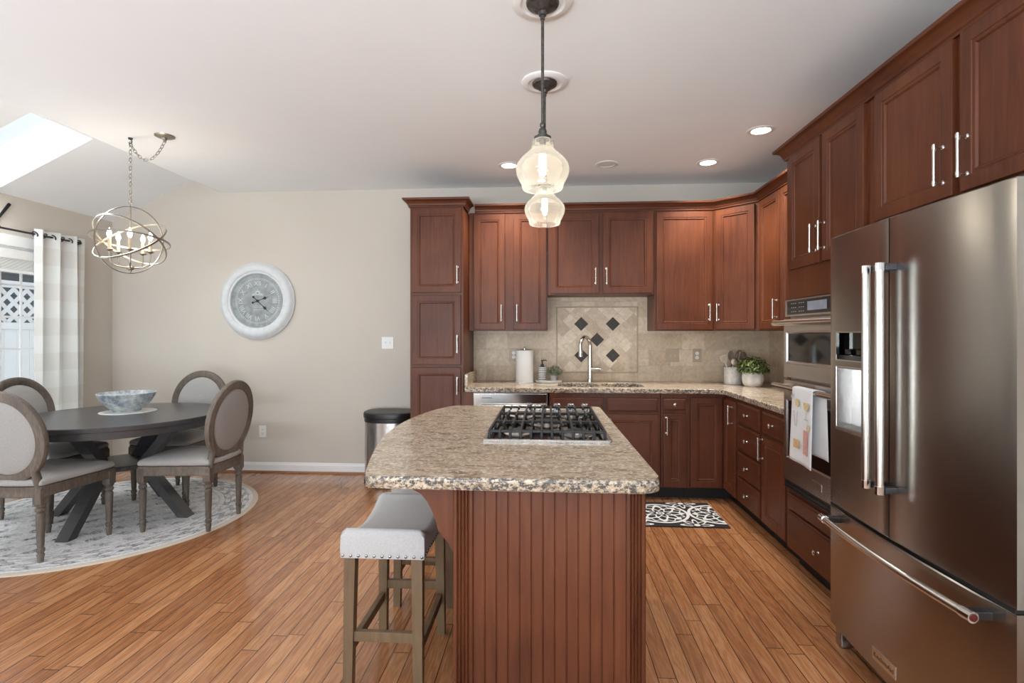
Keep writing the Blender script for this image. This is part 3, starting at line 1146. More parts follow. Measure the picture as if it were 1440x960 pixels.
def add_drawer(parent, x0, x1, z0, z1, M4=None, knob=True, name='drawer', y=-0.021):
    mb = MB(M4)
    mb.panel(x0, x1, z0, z1, DRAW, y)
    d = mb.build(name, M['cherryh'], parent, smooth=30)
    if knob:
        mb = MB(M4)
        mb.lathe([(0.008, 0), (0.0055, 0.004), (0.005, 0.012), (0.009, 0.016), (0.0145, 0.021), (0.0145, 0.025), (0.010, 0.029), (0, 0.031)], 18,
                 Matrix.Translation(((x0 + x1) / 2, y, (z0 + z1) / 2)) @ Matrix.Rotation(R(90), 4, 'X'))
        mb.build('knob', M['nickel'], d)
    return d


CROWN = [(0, 0), (0.010, 0), (0.010, 0.010), (0.016, 0.016), (0.018, 0.026), (0.026, 0.042), (0.040, 0.052), (0.052, 0.056), (0.054, 0.060), (0.054, 0.072), (0, 0.072)]
RZ90 = Matrix.Rotation(R(-90), 4, 'Z')

# ------------------------------------------------------------------ pantry
pan = thing('pantry_cabinet', 'tall cherry wood pantry cabinet with three stacked doors', 'cabinet', (-1.159, 4.47, 0))
PW, PD, PZ = 0.455, 0.625, 2.445
mb = MB()
mb.box(0, PW, 0, PD, 0.10, PZ)
mb.build('body', M['cherry'], pan, smooth=0)
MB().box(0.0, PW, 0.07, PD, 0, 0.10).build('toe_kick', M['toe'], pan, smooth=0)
for (a, b, hz) in ((1.715, 2.425, 1.86), (1.105, 1.69, 1.28), (0.12, 1.08, 0.93)):
    add_door(pan, 0.02, PW - 0.02, a, b, hx=PW - 0.045, hz=hz)
mb = MB()
sweep(mb, [(-0.003, PD), (-0.003, -0.003), (PW + 0.003, -0.003), (PW + 0.003, 0.235)], [(o, z + PZ - 0.008) for o, z in CROWN])
mb.build('crown_moulding', M['cherryh'], pan, smooth=30)
tag(MB().box(PW + 0.001, PW + 0.082, 0.0, 0.02, 0.0, 0.874).build('filler_strip', M['cherry'], smooth=0, loc=(-1.159, 4.47, 0)), 'narrow cherry filler strip between the pantry and the dishwasher', 'filler')

# ------------------------------------------------------------------ wall cabinets
UY, UZT, UD = 4.77, 2.452, 0.325
def wall_cab(label, x0, x1, z0, doors, loc=None, rz=0.0, body=True, n='wall_cabinet'):
    t = thing(n, label, 'cabinet', loc or (x0, UY, 0), rz)
    W = x1 - x0
    mb = MB()
    mb.box(0.001, W - 0.001, 0, UD, z0, UZT)
    mb.build('body', M['cherry'], t, smooth=0)
    for (a, b, hx) in doors:
        add_door(t, a, b, z0 + 0.012, UZT - 0.018, hx=hx, hz=z0 + 0.16)
    return t


wall_cab('two-door cherry wall cabinet between pantry and sink, above the paper towels', -0.70, 0.008, 1.392, [(0.045, 0.325, 0.295), (0.405, 0.695, 0.435)])
wall_cab('short two-door cherry wall cabinet above the sink', 0.009, 0.943, 1.712, [(0.022, 0.45, 0.42), (0.486, 0.915, 0.516)])
wall_cab('single-door cherry wall cabinet right of the sink', 0.944, 1.454, 1.392, [(0.016, 0.496, 0.466)])
dc = thing('corner_wall_cabinet', 'diagonal cherry corner wall cabinet above the utensil crock', 'cabinet', (1.455, 4.77, 0), R(-45))
T = (Matrix.Translation((1.455, 4.77, 0)) @ Matrix.Rotation(R(-45), 4, 'Z')).inverted()
poly = [T @ Vector((x, y, 0)) for x, y in ((1.455, 4.77), (1.735, 4.49), (2.068, 4.49), (2.068, 5.098), (1.455, 5.098))]
MB().prism([(p.x, p.y) for p in poly], 1.392, UZT).build('body', M['cherry'], dc, smooth=0)
add_door(dc, 0.03, 0.366, 1.404, UZT - 0.018, hx=0.058, hz=1.55)
wall_cab('three-door cherry wall cabinet on the right wall beside the ovens', 0, 1.205, 1.392, [(0.045, 0.415, 0.387), (0.437, 0.80, 0.77), (0.822, 1.19, 0.85)], loc=(1.735, 4.488, 0), rz=R(-90))
mb = MB()
sweep(mb, [(-0.645, UY - 0.001), (1.4555, UY - 0.001), (1.734, 4.4905), (1.734, 3.352)], [(o, z + UZT - 0.004) for o, z in CROWN])
cm = tag(mb.build('crown_moulding', M['cherryh'], smooth=30), 'cherry crown moulding running along the tops of the wall cabinets', 'moulding')

# ------------------------------------------------------------------ base cabinets along the back wall
BY, BZ0, BZ1, BD = 4.46, 0.10, 0.874, 0.62


def base_cab(label, x0, x1, loc=None, rz=0.0):
    t = thing('base_cabinet', label, 'cabinet', loc or (x0, BY, 0), rz)
    W = x1 - x0
    MB().box(0.001, W - 0.001, 0, BD - 0.01, BZ0, BZ1).build('body', M['cherry'], t, smooth=0)
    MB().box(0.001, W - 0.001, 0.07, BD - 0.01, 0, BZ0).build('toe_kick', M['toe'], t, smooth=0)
    return t


sb = thing('base_cabinet', 'wide cherry sink base cabinet with two false drawer fronts', 'cabinet', (0.02, BY, 0))
mb = MB()   # open-topped carcass so the bowls hang inside
mb.box(0.001, 0.911, 0, 0.02, BZ0, BZ1)
mb.box(0.001, 0.019, 0.02, BD - 0.01, BZ0, BZ1)
mb.box(0.893, 0.911, 0.02, BD - 0.01, BZ0, BZ1)
mb.box(0.019, 0.893, 0.02, BD - 0.01, BZ0, BZ0 + 0.018)
mb.build('body', M['cherry'], sb, smooth=0)
MB().box(0.001, 0.911, 0.07, BD - 0.01, 0, BZ0).build('toe_kick', M['toe'], sb, smooth=0)
add_drawer(sb, 0.022, 0.445, 0.722, 0.838, knob=False, name='false_drawer_front')
add_drawer(sb, 0.474, 0.892, 0.722, 0.838, knob=False, name='false_drawer_front')
add_door(sb, 0.022, 0.445, 0.112, 0.702, hx=0.418, hz=0.60)
add_door(sb, 0.474, 0.892, 0.112, 0.702, hx=0.501, hz=0.60)
nb = base_cab('narrow cherry base cabinet with one small drawer right of the sink', 0.935, 1.152)
add_drawer(nb, 0.018, 0.199, 0.735, 0.838)
add_door(nb, 0.018, 0.199, 0.112, 0.715, hx=0.042, hz=0.615)
# corner base: two doors meeting in the inner corner
cb = thing('corner_base_cabinet', 'cherry corner base cabinet with two doors meeting at right angles', 'cabinet', (1.153, BY, 0))
poly = [(0, 0), (0.297, 0), (0.297, -0.315), (0.90, -0.315), (0.90, 0.61), (0, 0.61)]
MB().prism(poly, BZ0, BZ1).build('body', M['cherry'], cb, smooth=0)
poly = [(0, 0.07), (0.367, 0.07), (0.367, -0.315), (0.90, -0.315), (0.90, 0.61), (0, 0.61)]
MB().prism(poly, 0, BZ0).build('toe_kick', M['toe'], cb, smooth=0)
add_door(cb, 0.018, 0.274, 0.112, 0.845)
add_door(cb, 0.024, 0.29, 0.112, 0.845, M4=Matrix.Translation((0.297, 0, 0)) @ RZ90, hx=0.235, hz=0.735)
# right run
BX = 1.45
d4 = base_cab('cherry base cabinet with a stack of four drawers', 0, 0.455, loc=(BX, 4.143, 0), rz=R(-90))
for (a, b) in ((0.70, 0.853), (0.50, 0.685), (0.308, 0.485), (0.112, 0.293)):
    add_drawer(d4, 0.018, 0.437, a, b)
d1 = base_cab('cherry base cabinet with one drawer over a door beside the ovens', 0, 0.40, loc=(BX, 3.685, 0), rz=R(-90))
add_drawer(d1, 0.02, 0.375, 0.705, 0.85)
add_door(d1, 0.02, 0.375, 0.112, 0.682, hx=0.046, hz=0.60)

# ------------------------------------------------------------------ dishwasher
dw = thing('dishwasher', 'stainless steel dishwasher under the counter left of the sink', 'dishwasher', (-0.618, BY - 0.005, 0))
MB().box(0.0, 0.624, 0.02, 0.58, 0.10, 0.868).build('tub', M['steeld'], dw, smooth=0)
MB().box(0.004, 0.620, -0.022, 0.02, 0.105, 0.866, 0.004).build('door', M['steelw'], dw)
MB().box(0.0, 0.624, 0.07, 0.58, 0, 0.10).build('toe_kick', M['toe'], dw, smooth=0)
mb = MB()
mb.tube([(0.05, -0.075, 0.765), (0.574, -0.075, 0.765)], 0.0125, 14)
for x in (0.065, 0.559):
    mb.box(x - 0.010, x + 0.010, -0.075, -0.022, 0.757, 0.773, 0.003)
mb.build('handle', M['nickel'], dw)
MB().box(0.075, 0.16, -0.0235, -0.022, 0.828, 0.833).build('badge', M['blackmatte'], dw, smooth=0)

# ------------------------------------------------------------------ worktop with sink cut-out
def rounded(x0, x1, y0, y1, r, n=6):
    pts = []
    for (cx, cy, a0) in ((x1 - r, y0 + r, -90), (x1 - r, y1 - r, 0), (x0 + r, y1 - r, 90), (x0 + r, y0 + r, 180)):
        for k in range(n + 1):
            a = R(a0 + 90 * k / n)
            pts.append((cx + r * math.cos(a), cy + r * math.sin(a)))
    return pts


WT0, WT1 = 0.875, 0.915
outer = [(-0.692, 4.435), (1.36, 4.425), (1.418, 4.365), (1.418, 3.282), (2.066, 3.282), (2.066, 5.086), (-0.692, 5.086)]
holes = [rounded(0.10, 0.455, 4.545, 4.935, 0.10), rounded(0.485, 0.84, 4.56, 4.935, 0.12)]
wt = thing('kitchen_worktop', 'speckled beige granite worktop along the back and right walls', 'countertop', (0, 0, 0))
mb = MB()
es = []
for lp in [outer] + holes:
    vs = [mb.v((x, y, WT1)) for x, y in lp]
    es += [mb.bm.edges.new((vs[i], vs[(i + 1) % len(vs)])) for i in range(len(vs))]
bmesh.ops.triangle_fill(mb.bm, edges=es, use_beauty=True, normal=(0, 0, 1))
kill = []
for f in mb.bm.faces:
    c = f.calc_center_median()
    for hx0, hx1, hy0, hy1 in ((0.10, 0.455, 4.545, 4.935), (0.485, 0.84, 4.56, 4.935)):
        if hx0 < c.x < hx1 and hy0 < c.y < hy1:
            inside = True
            # all three vertices on the hole loop -> face fills the hole
            if all(hx0 - 1e-4 <= v.co.x <= hx1 + 1e-4 and hy0 - 1e-4 <= v.co.y <= hy1 + 1e-4 for v in f.verts):
                kill.append(f)
bmesh.ops.delete(mb.bm, geom=list(set(kill)), context='FACES_ONLY')
geo = bmesh.ops.extrude_face_region(mb.bm, geom=mb.bm.faces[:])
for e in geo['geom']:
    if isinstance(e, bmesh.types.BMVert):
        e.co.z = WT0
slab = edge_mat(mb.build('slab', M['granite'], wt, smooth=30))
bv = slab.modifiers.new('eased', 'BEVEL')
bv.width = 0.007
bv.segments = 3
bv.limit_method = 'ANGLE'
tag(MB().box(-0.700, -0.672, 4.50, 5.086, WT1 + 0.0003, 1.02, 0.004).build('side_splash', M['granite']), 'short granite upstand on the worktop against the pantry side', 'side splash')
# sink
sk = thing('kitchen_sink', 'double bowl stainless undermount sink below the faucet', 'sink', (0.47, 4.74, 0.875))
for (x0, x1, y0, y1, r) in ((0.095, 0.46, 4.54, 4.94, 0.10), (0.48, 0.845, 4.555, 4.94, 0.12)):
    mb = MB(Matrix.Translation((-0.47, -4.74, -0.875)))
    o = rounded(x0 - 0.008, x1 + 0.008, y0 - 0.008, y1 + 0.008, r)
    i_ = rounded(x0, x1, y0, y1, r)
    b_ = rounded(x0 + 0.02, x1 - 0.02, y0 + 0.02, y1 - 0.02, r)
    cx, cy = (x0 + x1) / 2, (y0 + y1) / 2
    mb.rings([[(x, y, 0.66) for x, y in o], [(x, y, 0.874) for x, y in o], [(x, y, 0.874) for x, y in i_], [(x, y, 0.72) for x, y in b_],
              [(cx + (x - cx) * 0.8, cy + (y - cy) * 0.8, 0.70) for x, y in b_]])
    bowl = mb.build('bowl', M['steel'], sk)
    mb = MB(Matrix.Translation((-0.47, -4.74, -0.875)))
    mb.lathe([(0.045, 0.70), (0.045, 0.703), (0.03, 0.704), (0.028, 0.7015), (0, 0.7015)], 20, Matrix.Translation((cx, cy, 0)))
    mb.build('drain', M['chrome'], bowl)

# ------------------------------------------------------------------ faucet
fa = thing('kitchen_faucet', 'brushed nickel gooseneck faucet behind the sink', 'faucet', (0.402, 5.005, WT1))
mb = MB()
mb.lathe([(0.028, 0), (0.028, 0.006), (0.026, 0.012), (0.024, 0.03)], 24)
mb.build('base_flange', M['nickel'], fa)
mb = MB()
pts = [(0, 0, 0.01), (0, 0, 0.15), (0, 0, 0.33)]
dx, dy = -0.58, -0.81
Rg = 0.085
for k in range(1, 15):
    a = PI - k * (PI * 1.02) / 14
    rr_ = Rg + Rg * math.cos(a)
    pts.append((dx * rr_, dy * rr_, 0.335 + Rg * math.sin(a)))
pts.append((pts[-1][0] - dx * 0.004, pts[-1][1] - dy * 0.004, 0.28))
rad = [0.0225, 0.0225, 0.0185] + [0.0175] * 14 + [0.0175]
mb.tube(pts, rad, 16)
mb.build('gooseneck', M['nickel'], fa)
e = Vector(pts[-1])
mb = MB()
mb.lathe([(0.0175, 0.03), (0.020, 0.025), (0.020, -0.035), (0.016, -0.04), (0, -0.04)], 18, Matrix.Translation(e))
mb.build('spray_head', M['nickel'], fa)
mb = MB()
mb.tube([(0.0, 0, 0.125), (0.085, -0.03, 0.125)], 0.020, 16)
mb.lathe([(0.0195, 0), (0.0195, 0.012)], 16, Matrix.Translation((0.083, -0.029, 0.125)) @ Matrix.Rotation(R(90), 4, 'Y'))
mb.tube([(0.088, -0.031, 0.125), (0.105, -0.037, 0.118)], 0.006, 10)
mb.build('lever_handle', M['nickel'], fa)

# ------------------------------------------------------------------ backsplash
bs = thing('tile_backsplash', 'beige travertine tile backsplash behind the worktop', 'backsplash', (0, YB, 0))
mb = MB()
mb.box(-0.70, 0.088, -0.011, -0.001, 0.916, 1.391)
mb.box(0.088, 0.858, -0.011, -0.001, 0.916, 0.995)
mb.box(0.088, 0.858, -0.011, -0.001, 1.625, 1.711)
mb.box(0.858, 2.056, -0.011, -0.001, 0.916, 1.391)
mb.box(0.858, 0.943, -0.011, -0.001, 1.391, 1.711)
mb.box(0.009, 0.088, -0.011, -0.001, 1.391, 1.711)
mb.build('tile_field', M['tile'], bs, smooth=0)
MB().box(2.057, 2.068, -1.816, -0.001, 0.916, 1.391).build('side_tile_field', M['tiley'], bs, smooth=0)
mb = MB(Matrix.Translation((0.473, -0.011, 1.31)))
mb.box(-0.372, 0.372, 0, 0.009, -0.302, 0.302)
dp = mb.build('diagonal_tile_panel', M['dtile'], bs, smooth=0, label='diagonal tile panel with five dark diamonds')
mb = MB()
for (a, b, c, d) in ((0.088, 0.858, 0.995, 1.009), (0.088, 0.858, 1.611, 1.625), (0.088, 0.101, 1.009, 1.611), (0.845, 0.858, 1.009, 1.611)):
    mb.box(a, b, -0.017, -0.001, c, d, 0.004)
mb.build('pencil_liner', M['liner'], bs)
for (x, z) in ((0.325, 1.459), (0.622, 1.459), (0.474, 1.31), (0.325, 1.161), (0.622, 1.161)):
    mb = MB(Matrix.Translation((x, -0.0125, z)) @ Matrix.Rotation(R(45), 4, 'Y'))
    mb.box(-0.047, 0.047, 0, 0.008, -0.047, 0.047, 0.001, 1)
    mb.build('accent_tile', M['accent'], bs, smooth=0, label='dark stone diamond tile')


# ------------------------------------------------------------------ wall plates
def plate(name, label, x, z, yb, w_, h_, mat, kind):
    t = thing(name, label, 'switch' if kind == 'switch' else 'outlet', (x, yb, z))
    MB().box(-w_ / 2, w_ / 2, -0.006, -0.0005, -h_ / 2, h_ / 2, 0.003).build('cover_plate', M[mat], t)
    if kind == 'switch':
        for sx in (-0.023, 0.023):
            mb = MB()
            mb.box(sx - 0.006, sx + 0.006, -0.008, -0.006, -0.013, 0.013, 0.001, 1)
            mb.box(sx - 0.004, sx + 0.004, -0.017, -0.008, 0.000, 0.009, 0.001, 1)
            mb.build('toggle', M['white'] if mat == 'white' else M['candle'], t)
    else:
        for zz in (-0.02, 0.02):
            mb = MB()
            mb.lathe([(0.016, 0), (0.016, 0.003), (0, 0.003)], 20, Matrix.Translation((0, -0.006, zz)) @ Matrix.Rotation(R(90), 4, 'X'))
            s_ = mb.build('socket', M['white'], t)
            mb = MB()
            for sx in (-0.006, 0.006):
                mb.box(sx - 0.0012, sx + 0.0012, -0.0096, -0.009, zz - 0.002, zz + 0.006)
            mb.lathe([(0.0025, 0), (0.0025, 0.0006)], 10, Matrix.Translation((0, -0.009, zz - 0.008)) @ Matrix.Rotation(R(90), 4, 'X'))
            mb.build('slots', M['blackmatte'], s_, smooth=0)
    return t


plate('light_switch', 'white double light switch on the beige wall beside the pantry', -1.545, 1.277, YB, 0.117, 0.117, 'white', 'switch')
plate('wall_outlet', 'white outlet low on the beige dining wall', -2.80, 0.402, YB, 0.075, 0.117, 'white', 'outlet')
plate('light_switch', 'taupe double light switch on the backsplash right of the tile panel', 1.175, 1.163, YB - 0.011, 0.122, 0.124, 'taupe', 'switch')
plate('wall_outlet', 'taupe outlet on the backsplash left of the utensil crock', 1.40, 1.163, YB - 0.011, 0.078, 0.124, 'taupe', 'outlet')
plate('wall_outlet', 'taupe outlet half hidden behind the paper towel roll', -0.315, 1.163, YB - 0.011, 0.085, 0.124, 'taupe', 'outlet')

# ------------------------------------------------------------------ things on the worktop
ph = thing('paper_towel_holder', 'upright holder carrying the paper towel roll', 'paper towel holder', (-0.208, 4.955, WT1))
mb = MB()
mb.lathe([(0.085, 0), (0.085, 0.008), (0.08, 0.012), (0, 0.012)], 32)
mb.build('base', M['white'], ph)
mb = MB()
mb.tube([(0, 0, 0.012), (0, 0, 0.315)], 0.006, 12)
mb.ball((0, 0, 0.320), 0.010, 8)
mb.build('post', M['chrome'], ph)
mb = MB()
rr = []
for (r, z) in ((0.02, 0.0), (0.079, 0.0), (0.080, 0.003), (0.080, 0.282), (0.079, 0.285), (0.02, 0.285), (0.02, 0.0)):
    rr.append([(r * math.cos(2 * PI * k / 40), r * math.sin(2 * PI * k / 40), z) for k in range(40)])
mb.rings(rr, cap0=False, cap1=False)
bmesh.ops.remove_doubles(mb.bm, verts=mb.bm.verts[:], dist=0.0002)
mb.box(0.0795, 0.0815, -0.012, 0.0, 0.0, 0.285)
tag(mb.build('paper_towel_roll', M['paper'], loc=(-0.208, 4.955, WT1 + 0.0125)), 'white roll of paper towels on the worktop', 'paper towels')
tr = thing('serving_tray', 'small round wooden tray under the soap dispenser', 'tray', (0.018, 4.945, WT1))
mb = MB()
mb.lathe([(0.085, 0), (0.118, 0.003), (0.122, 0.020), (0.117, 0.022), (0.110, 0.010), (0, 0.009)], 36, sy=0.75)
mb.build('dish', M['cementw'], tr)
sd = thing('soap_dispenser', 'black and white patterned soap dispenser with a black pump', 'soap dispenser', (-0.042, 4.945, WT1 + 0.0095))


def grid_mat():
    m, nt, p = new_mat('black_grid_on_white')
    op = math_chain(nt)
    tc = node(nt, 'ShaderNodeTexCoord')
    sp = node(nt, 'ShaderNodeSeparateXYZ')
    nt.links.new(tc.outputs['Object'], sp.inputs[0])
    th = op('ARCTAN2', sp.outputs[1], sp.outputs[0])
    a = op('GREATER_THAN', op('SINE', op('MULTIPLY', th, 18)), 0.45)
    b = op('GREATER_THAN', op('SINE', op('MULTIPLY', sp.outputs[2], 2 * PI / 0.0165)), 0.35)
    mx = node(nt, 'ShaderNodeMixRGB')
    mx.inputs[1].default_value = (0.78, 0.78, 0.77, 1)
    mx.inputs[2].default_value = (0.03, 0.03, 0.03, 1)
    nt.links.new(op('MAXIMUM', op('MULTIPLY', a, 0.55), op('MULTIPLY', b, 0.9)), mx.inputs[0])
    nt.links.new(mx.outputs[0], p.inputs['Base Color'])
    p.inputs['Roughness'].default_value = 0.35
    return m


mb = MB()
mb.lathe([(0.034, 0), (0.037, 0.004), (0.037, 0.128), (0.033, 0.136), (0.015, 0.139), (0, 0.139)], 28)
mb.build('bottle', grid_mat(), sd)
mb = MB()
mb.lathe([(0.016, 0.139), (0.016, 0.158), (0.007, 0.162), (0.007, 0.188), (0.011, 0.190), (0.011, 0.200), (0, 0.201)], 18)
mb.tube([(0, 0, 0.194), (0.03, -0.008, 0.196), (0.042, -0.011, 0.189)], 0.0045, 10)
mb.build('pump', M['black'], sd)


def leaves(mb, n, c, rx, rz_, size, seed, up=0.3, stem=None):
    r_ = random.Random(seed)
    for _ in range(n):
        a = r_.uniform(0, 2 * PI)
        el = math.asin(r_.uniform(-0.15, 1))
        rad_ = r_.uniform(0.45, 1) ** 0.6
        d = Vector((math.cos(a) * math.cos(el), math.sin(a) * math.cos(el), math.sin(el)))
        p = Vector(c) + Vector((d.x * rx, d.y * rx, d.z * rz_)) * rad_
        n_ = (d + Vector((r_.uniform(-.6, .6), r_.uniform(-.6, .6), r_.uniform(-.2, .8)))).normalized()
        t = n_.orthogonal().normalized()
        t = (Matrix.Rotation(r_.uniform(0, 2 * PI), 3, n_) @ t)
        s_ = n_.cross(t)
        L = size * r_.uniform(0.7, 1.25)
        W = L * 0.36
        q = [p - t * L, p - t * L * .3 + s_ * W + n_ * L * .06, p + t * L * .4 + s_ * W * .8 + n_ * L * .04, p + t * L - n_ * L * .1, p + t * L * .4 - s_ * W * .8 + n_ * L * .04, p - t * L * .3 - s_ * W + n_ * L * .06]
        v0 = [mb.v(x) for x in q]
        mid = [mb.v(p - n_ * L * .05), mb.v(p + t * L * .45 - n_ * L * .04)]
        mb.face([v0[0], v0[1], mid[0]])
        mb.face([v0[1], v0[2], mid[1], mid[0]])
        mb.face([v0[2], v0[3], mid[1]])
        mb.face([v0[3], v0[4], mid[1]])
        mb.face([v0[4], v0[5], mid[0], mid[1]])
        mb.face([v0[5], v0[0], mid[0]])
    return mb


sp_ = thing('potted_succulent', 'tiny sage green plant in a grey pot on the tray', 'plant', (0.064, 4.94, WT1 + 0.0095))
mb = MB()
mb.lathe([(0.026, 0), (0.032, 0.055), (0.033, 0.060), (0.029, 0.060), (0.028, 0.052), (0, 0.051)], 24)
mb.build('pot', M['cement'], sp_)
leaves(MB(), 120, (0.006, 0, 0.075), 0.085, 0.075, 0.017, 3).build('foliage', M['sage'], sp_, smooth=0)
mb = MB()
rs = random.Random(5)
for k in range(12):
    a = rs.uniform(0, 2 * PI)
    rr_ = rs.uniform(.02, .07)
    mb.tube([(0, 0, 0.05), (0.5 * rr_ * math.cos(a), 0.5 * rr_ * math.sin(a), 0.09), (rr_ * math.cos(a), rr_ * math.sin(a), 0.10 + rs.uniform(0, 0.04))], 0.0015, 5)
mb.build('stems', M['sage'], sp_)

ck = thing('utensil_crock', 'pale cement crock holding kitchen utensils', 'crock', (1.663, 4.895, WT1))
mb = MB()
mb.lathe([(0.072, 0), (0.077, 0.006), (0.077, 0.150), (0.074, 0.155), (0.067, 0.152), (0.066, 0.012), (0, 0.010)], 36)
mb.build('pot', M['cement'], ck)


def utensil(name, label, base, tip, mat, kind):
    """leans in the crock from base to tip"""
    b, t = Vector(base), Vector(tip)
    d = (t - b).normalized()
    L = (t - b).length
    T = Matrix.Translation(b) @ d.to_track_quat('Z', 'Y').to_matrix().to_4x4()
    th = thing(name, label, 'utensil', base, 0, 'utensils in the crock')
    Tl = d.to_track_quat('Z', 'X').to_matrix().to_4x4()
    mb = MB(Tl)
    mb.tube([(0, 0, 0), (0, 0, L * 0.72)], 0.0065, 10)
    mb.build('handle', M[mat], th)
    mb = MB(Tl)
    if kind == 'spatula':
        z0, z1 = L * 0.70, L
        for k in range(4):
            x0 = -0.033 + k * 0.0175
            mb.box(x0, x0 + 0.012, -0.003, 0.003, z0 + 0.028, z1 - 0.012)
        mb.prism([(-0.008, 0), (0.008, 0), (0.033, 0.03), (-0.033, 0.03)], -0.003, 0.003)
        mb.bm.verts.ensure_lookup_table()
        vs = mb.bm.verts[-8:]
        for v in vs:
            loc = Tl.inverted() @ v.co
            v.co = Tl @ Vector((loc.x, loc.z, z0 + loc.y))
        mb.box(-0.034, 0.034, -0.003, 0.003, z1 - 0.014, z1, 0.002, 1)
    elif kind == 'spoon':
        mb.ball((0, 0, L * 0.88), 0.034, 10, sx=1.0, sy=0.28, sz=1.35)
    elif kind == 'slotspoon':
        Rr = []
        for k in range(24):
            a = 2 * PI * k / 24
            Rr.append((0.033 * math.cos(a), 0, L * 0.87 + 0.048 * math.sin(a)))
        mb.tube(Rr, 0.0075, 8, closed=True)
        for x in (-0.012, 0.012):
            mb.box(x - 0.006, x + 0.006, -0.003, 0.003, L * 0.87 - 0.04, L * 0.87 + 0.04)
    elif kind == 'ladle':
        mb.ball((0, -0.012, L * 0.9), 0.040, 10, sx=1.05, sy=0.55, sz=0.75)
    mb.build('head', M[mat], th)
    return th


utensil('slotted_spatula', 'pale slotted spatula leaning left in the crock', (1.655, 4.885, WT1 + 0.012), (1.565, 4.87, WT1 + 0.262), 'lightwood', 'spatula')
utensil('wooden_spoon', 'dark wooden spoon standing in the crock behind the pale ladle', (1.665, 4.91, WT1 + 0.012), (1.655, 4.93, WT1 + 0.285), 'darkwood', 'spoon')
utensil('serving_ladle', 'cream ladle low at the front of the crock', (1.655, 4.87, WT1 + 0.012), (1.640, 4.845, WT1 + 0.225), 'lightwood', 'ladle')
utensil('slotted_spoon', 'grey slotted spoon leaning right in the crock', (1.675, 4.90, WT1 + 0.012), (1.725, 4.90, WT1 + 0.285), 'darkwood', 'slotspoon')
utensil('cooking_spoon', 'dark spoon leaning furthest right in the crock', (1.69, 4.915, WT1 + 0.012), (1.772, 4.925, WT1 + 0.275), 'darkwood', 'spoon')

pp = thing('potted_plant', 'bushy green plant in a round white pot beside the crock', 'plant', (1.757, 4.685, WT1))
mb = MB()
mb.lathe([(0.060, 0), (0.078, 0.020), (0.088, 0.060), (0.084, 0.105), (0.074, 0.130), (0.068, 0.130), (0.066, 0.115), (0, 0.112)], 36)
mb.build('pot', M['cementw'], pp)
leaves(MB(), 330, (0, 0, 0.135), 0.135, 0.125, 0.021, 11).build('foliage', M['leaf'], pp, smooth=0)
leaves(MB(), 110, (0, 0, 0.140), 0.138, 0.130, 0.018, 12).build('new_leaves', M['leafy'], pp, smooth=0, label='yellow green young leaves')

# ------------------------------------------------------------------ oven tower
TX = 1.43
ot = thing('oven_cabinet', 'tall cherry cabinet housing the double wall oven', 'cabinet', (TX, 3.28, 0), R(-90))
TW, TDp, TZ = 0.812, 0.63, 2.40
mb = MB()
mb.box(0, 0.03, 0, TDp, 0.10, TZ)
mb.box(TW - 0.03, TW, 0, TDp, 0.10, TZ)
mb.box(0.03, TW - 0.03, 0, TDp, 1.568, TZ)
mb.box(0.03, TW - 0.03, 0, TDp, 0.10, 0.462)
mb.box(0.03, TW - 0.03, TDp - 0.02, TDp, 0.462, 1.568)
mb.build('body', M['cherry'], ot, smooth=0)
MB().box(0, TW, 0.07, TDp, 0, 0.10).build('toe_kick', M['toe'], ot, smooth=0)
add_door(ot, 0.06, 0.412, 1.735, 2.39, hx=0.382, hz=1.865)
add_door(ot, 0.440, 0.80, 1.735, 2.39, hx=0.470, hz=1.865)
add_drawer(ot, 0.045, TW - 0.045, 0.345, 0.435, knob=False)
add_drawer(ot, 0.045, TW - 0.045, 0.115, 0.332)
# crown over the tall right-hand cabinets
mb = MB()
sweep(mb, [(2.066, 3.283), (TX - 0.002, 3.283), (TX - 0.002, 1.46), (2.066, 1.46)], [(o * 1.1, z + TZ - 0.006) for o, z in CROWN])
tag(mb.build('crown_moulding', M['cherryh'], smooth=30), 'cherry crown moulding above the ovens and refrigerator', 'moulding')
# cabinet over the refrigerator
fc = thing('over_fridge_cabinet', 'two-door cherry cabinet above the refrigerator', 'cabinet', (TX, 2.466, 0), R(-90))
MB().box(0.001, 1.002, 0, TDp, 1.83, TZ).build('body', M['cherry'], fc, smooth=0)
add_door(fc, 0.066, 0.509, 1.845, 2.39, hx=0.470, hz=1.962)
add_door(fc, 0.544, 0.987, 1.845, 2.39, hx=0.538 + 0.042, hz=1.962)

# double oven (slides into the tower): front proud of the cabinet face
ov = thing('wall_oven', 'stainless double wall oven with microwave above', 'oven', (TX, 3.28, 0), R(-90))
mb = MB()
mb.box(0.034, TW - 0.034, 0.004, 0.58, 0.468, 1.562)
mb.build('body', M['steeld'], ov, smooth=0)
X0, X1 = 0.022, TW - 0.022
MB().box(X0, X1, -0.022, 0.0035, 1.462, 1.562, 0.003).build('control_panel', M['steel'], ov)
MB().box(X0 + 0.03, X1 - 0.03, -0.024, -0.0222, 1.474, 1.552, 0.001, 1).build('control_glass', M['blackgloss'], ov)
MB().box(0.30, 0.50, -0.0255, -0.0243, 1.490, 1.538).build('display', M['screen'], ov, smooth=0)
mb = MB()
for r_ in range(3):
    for c_ in range(6):
        x = X0 + 0.085 + c_ * 0.024 + (0.02 if c_ > 2 else 0)
        mb.box(x, x + 0.012, -0.0248, -0.0242, 1.488 + r_ * 0.023, 1.491 + r_ * 0.023)
mb.build('key_marks', M['greyprint'], ov, smooth=0)


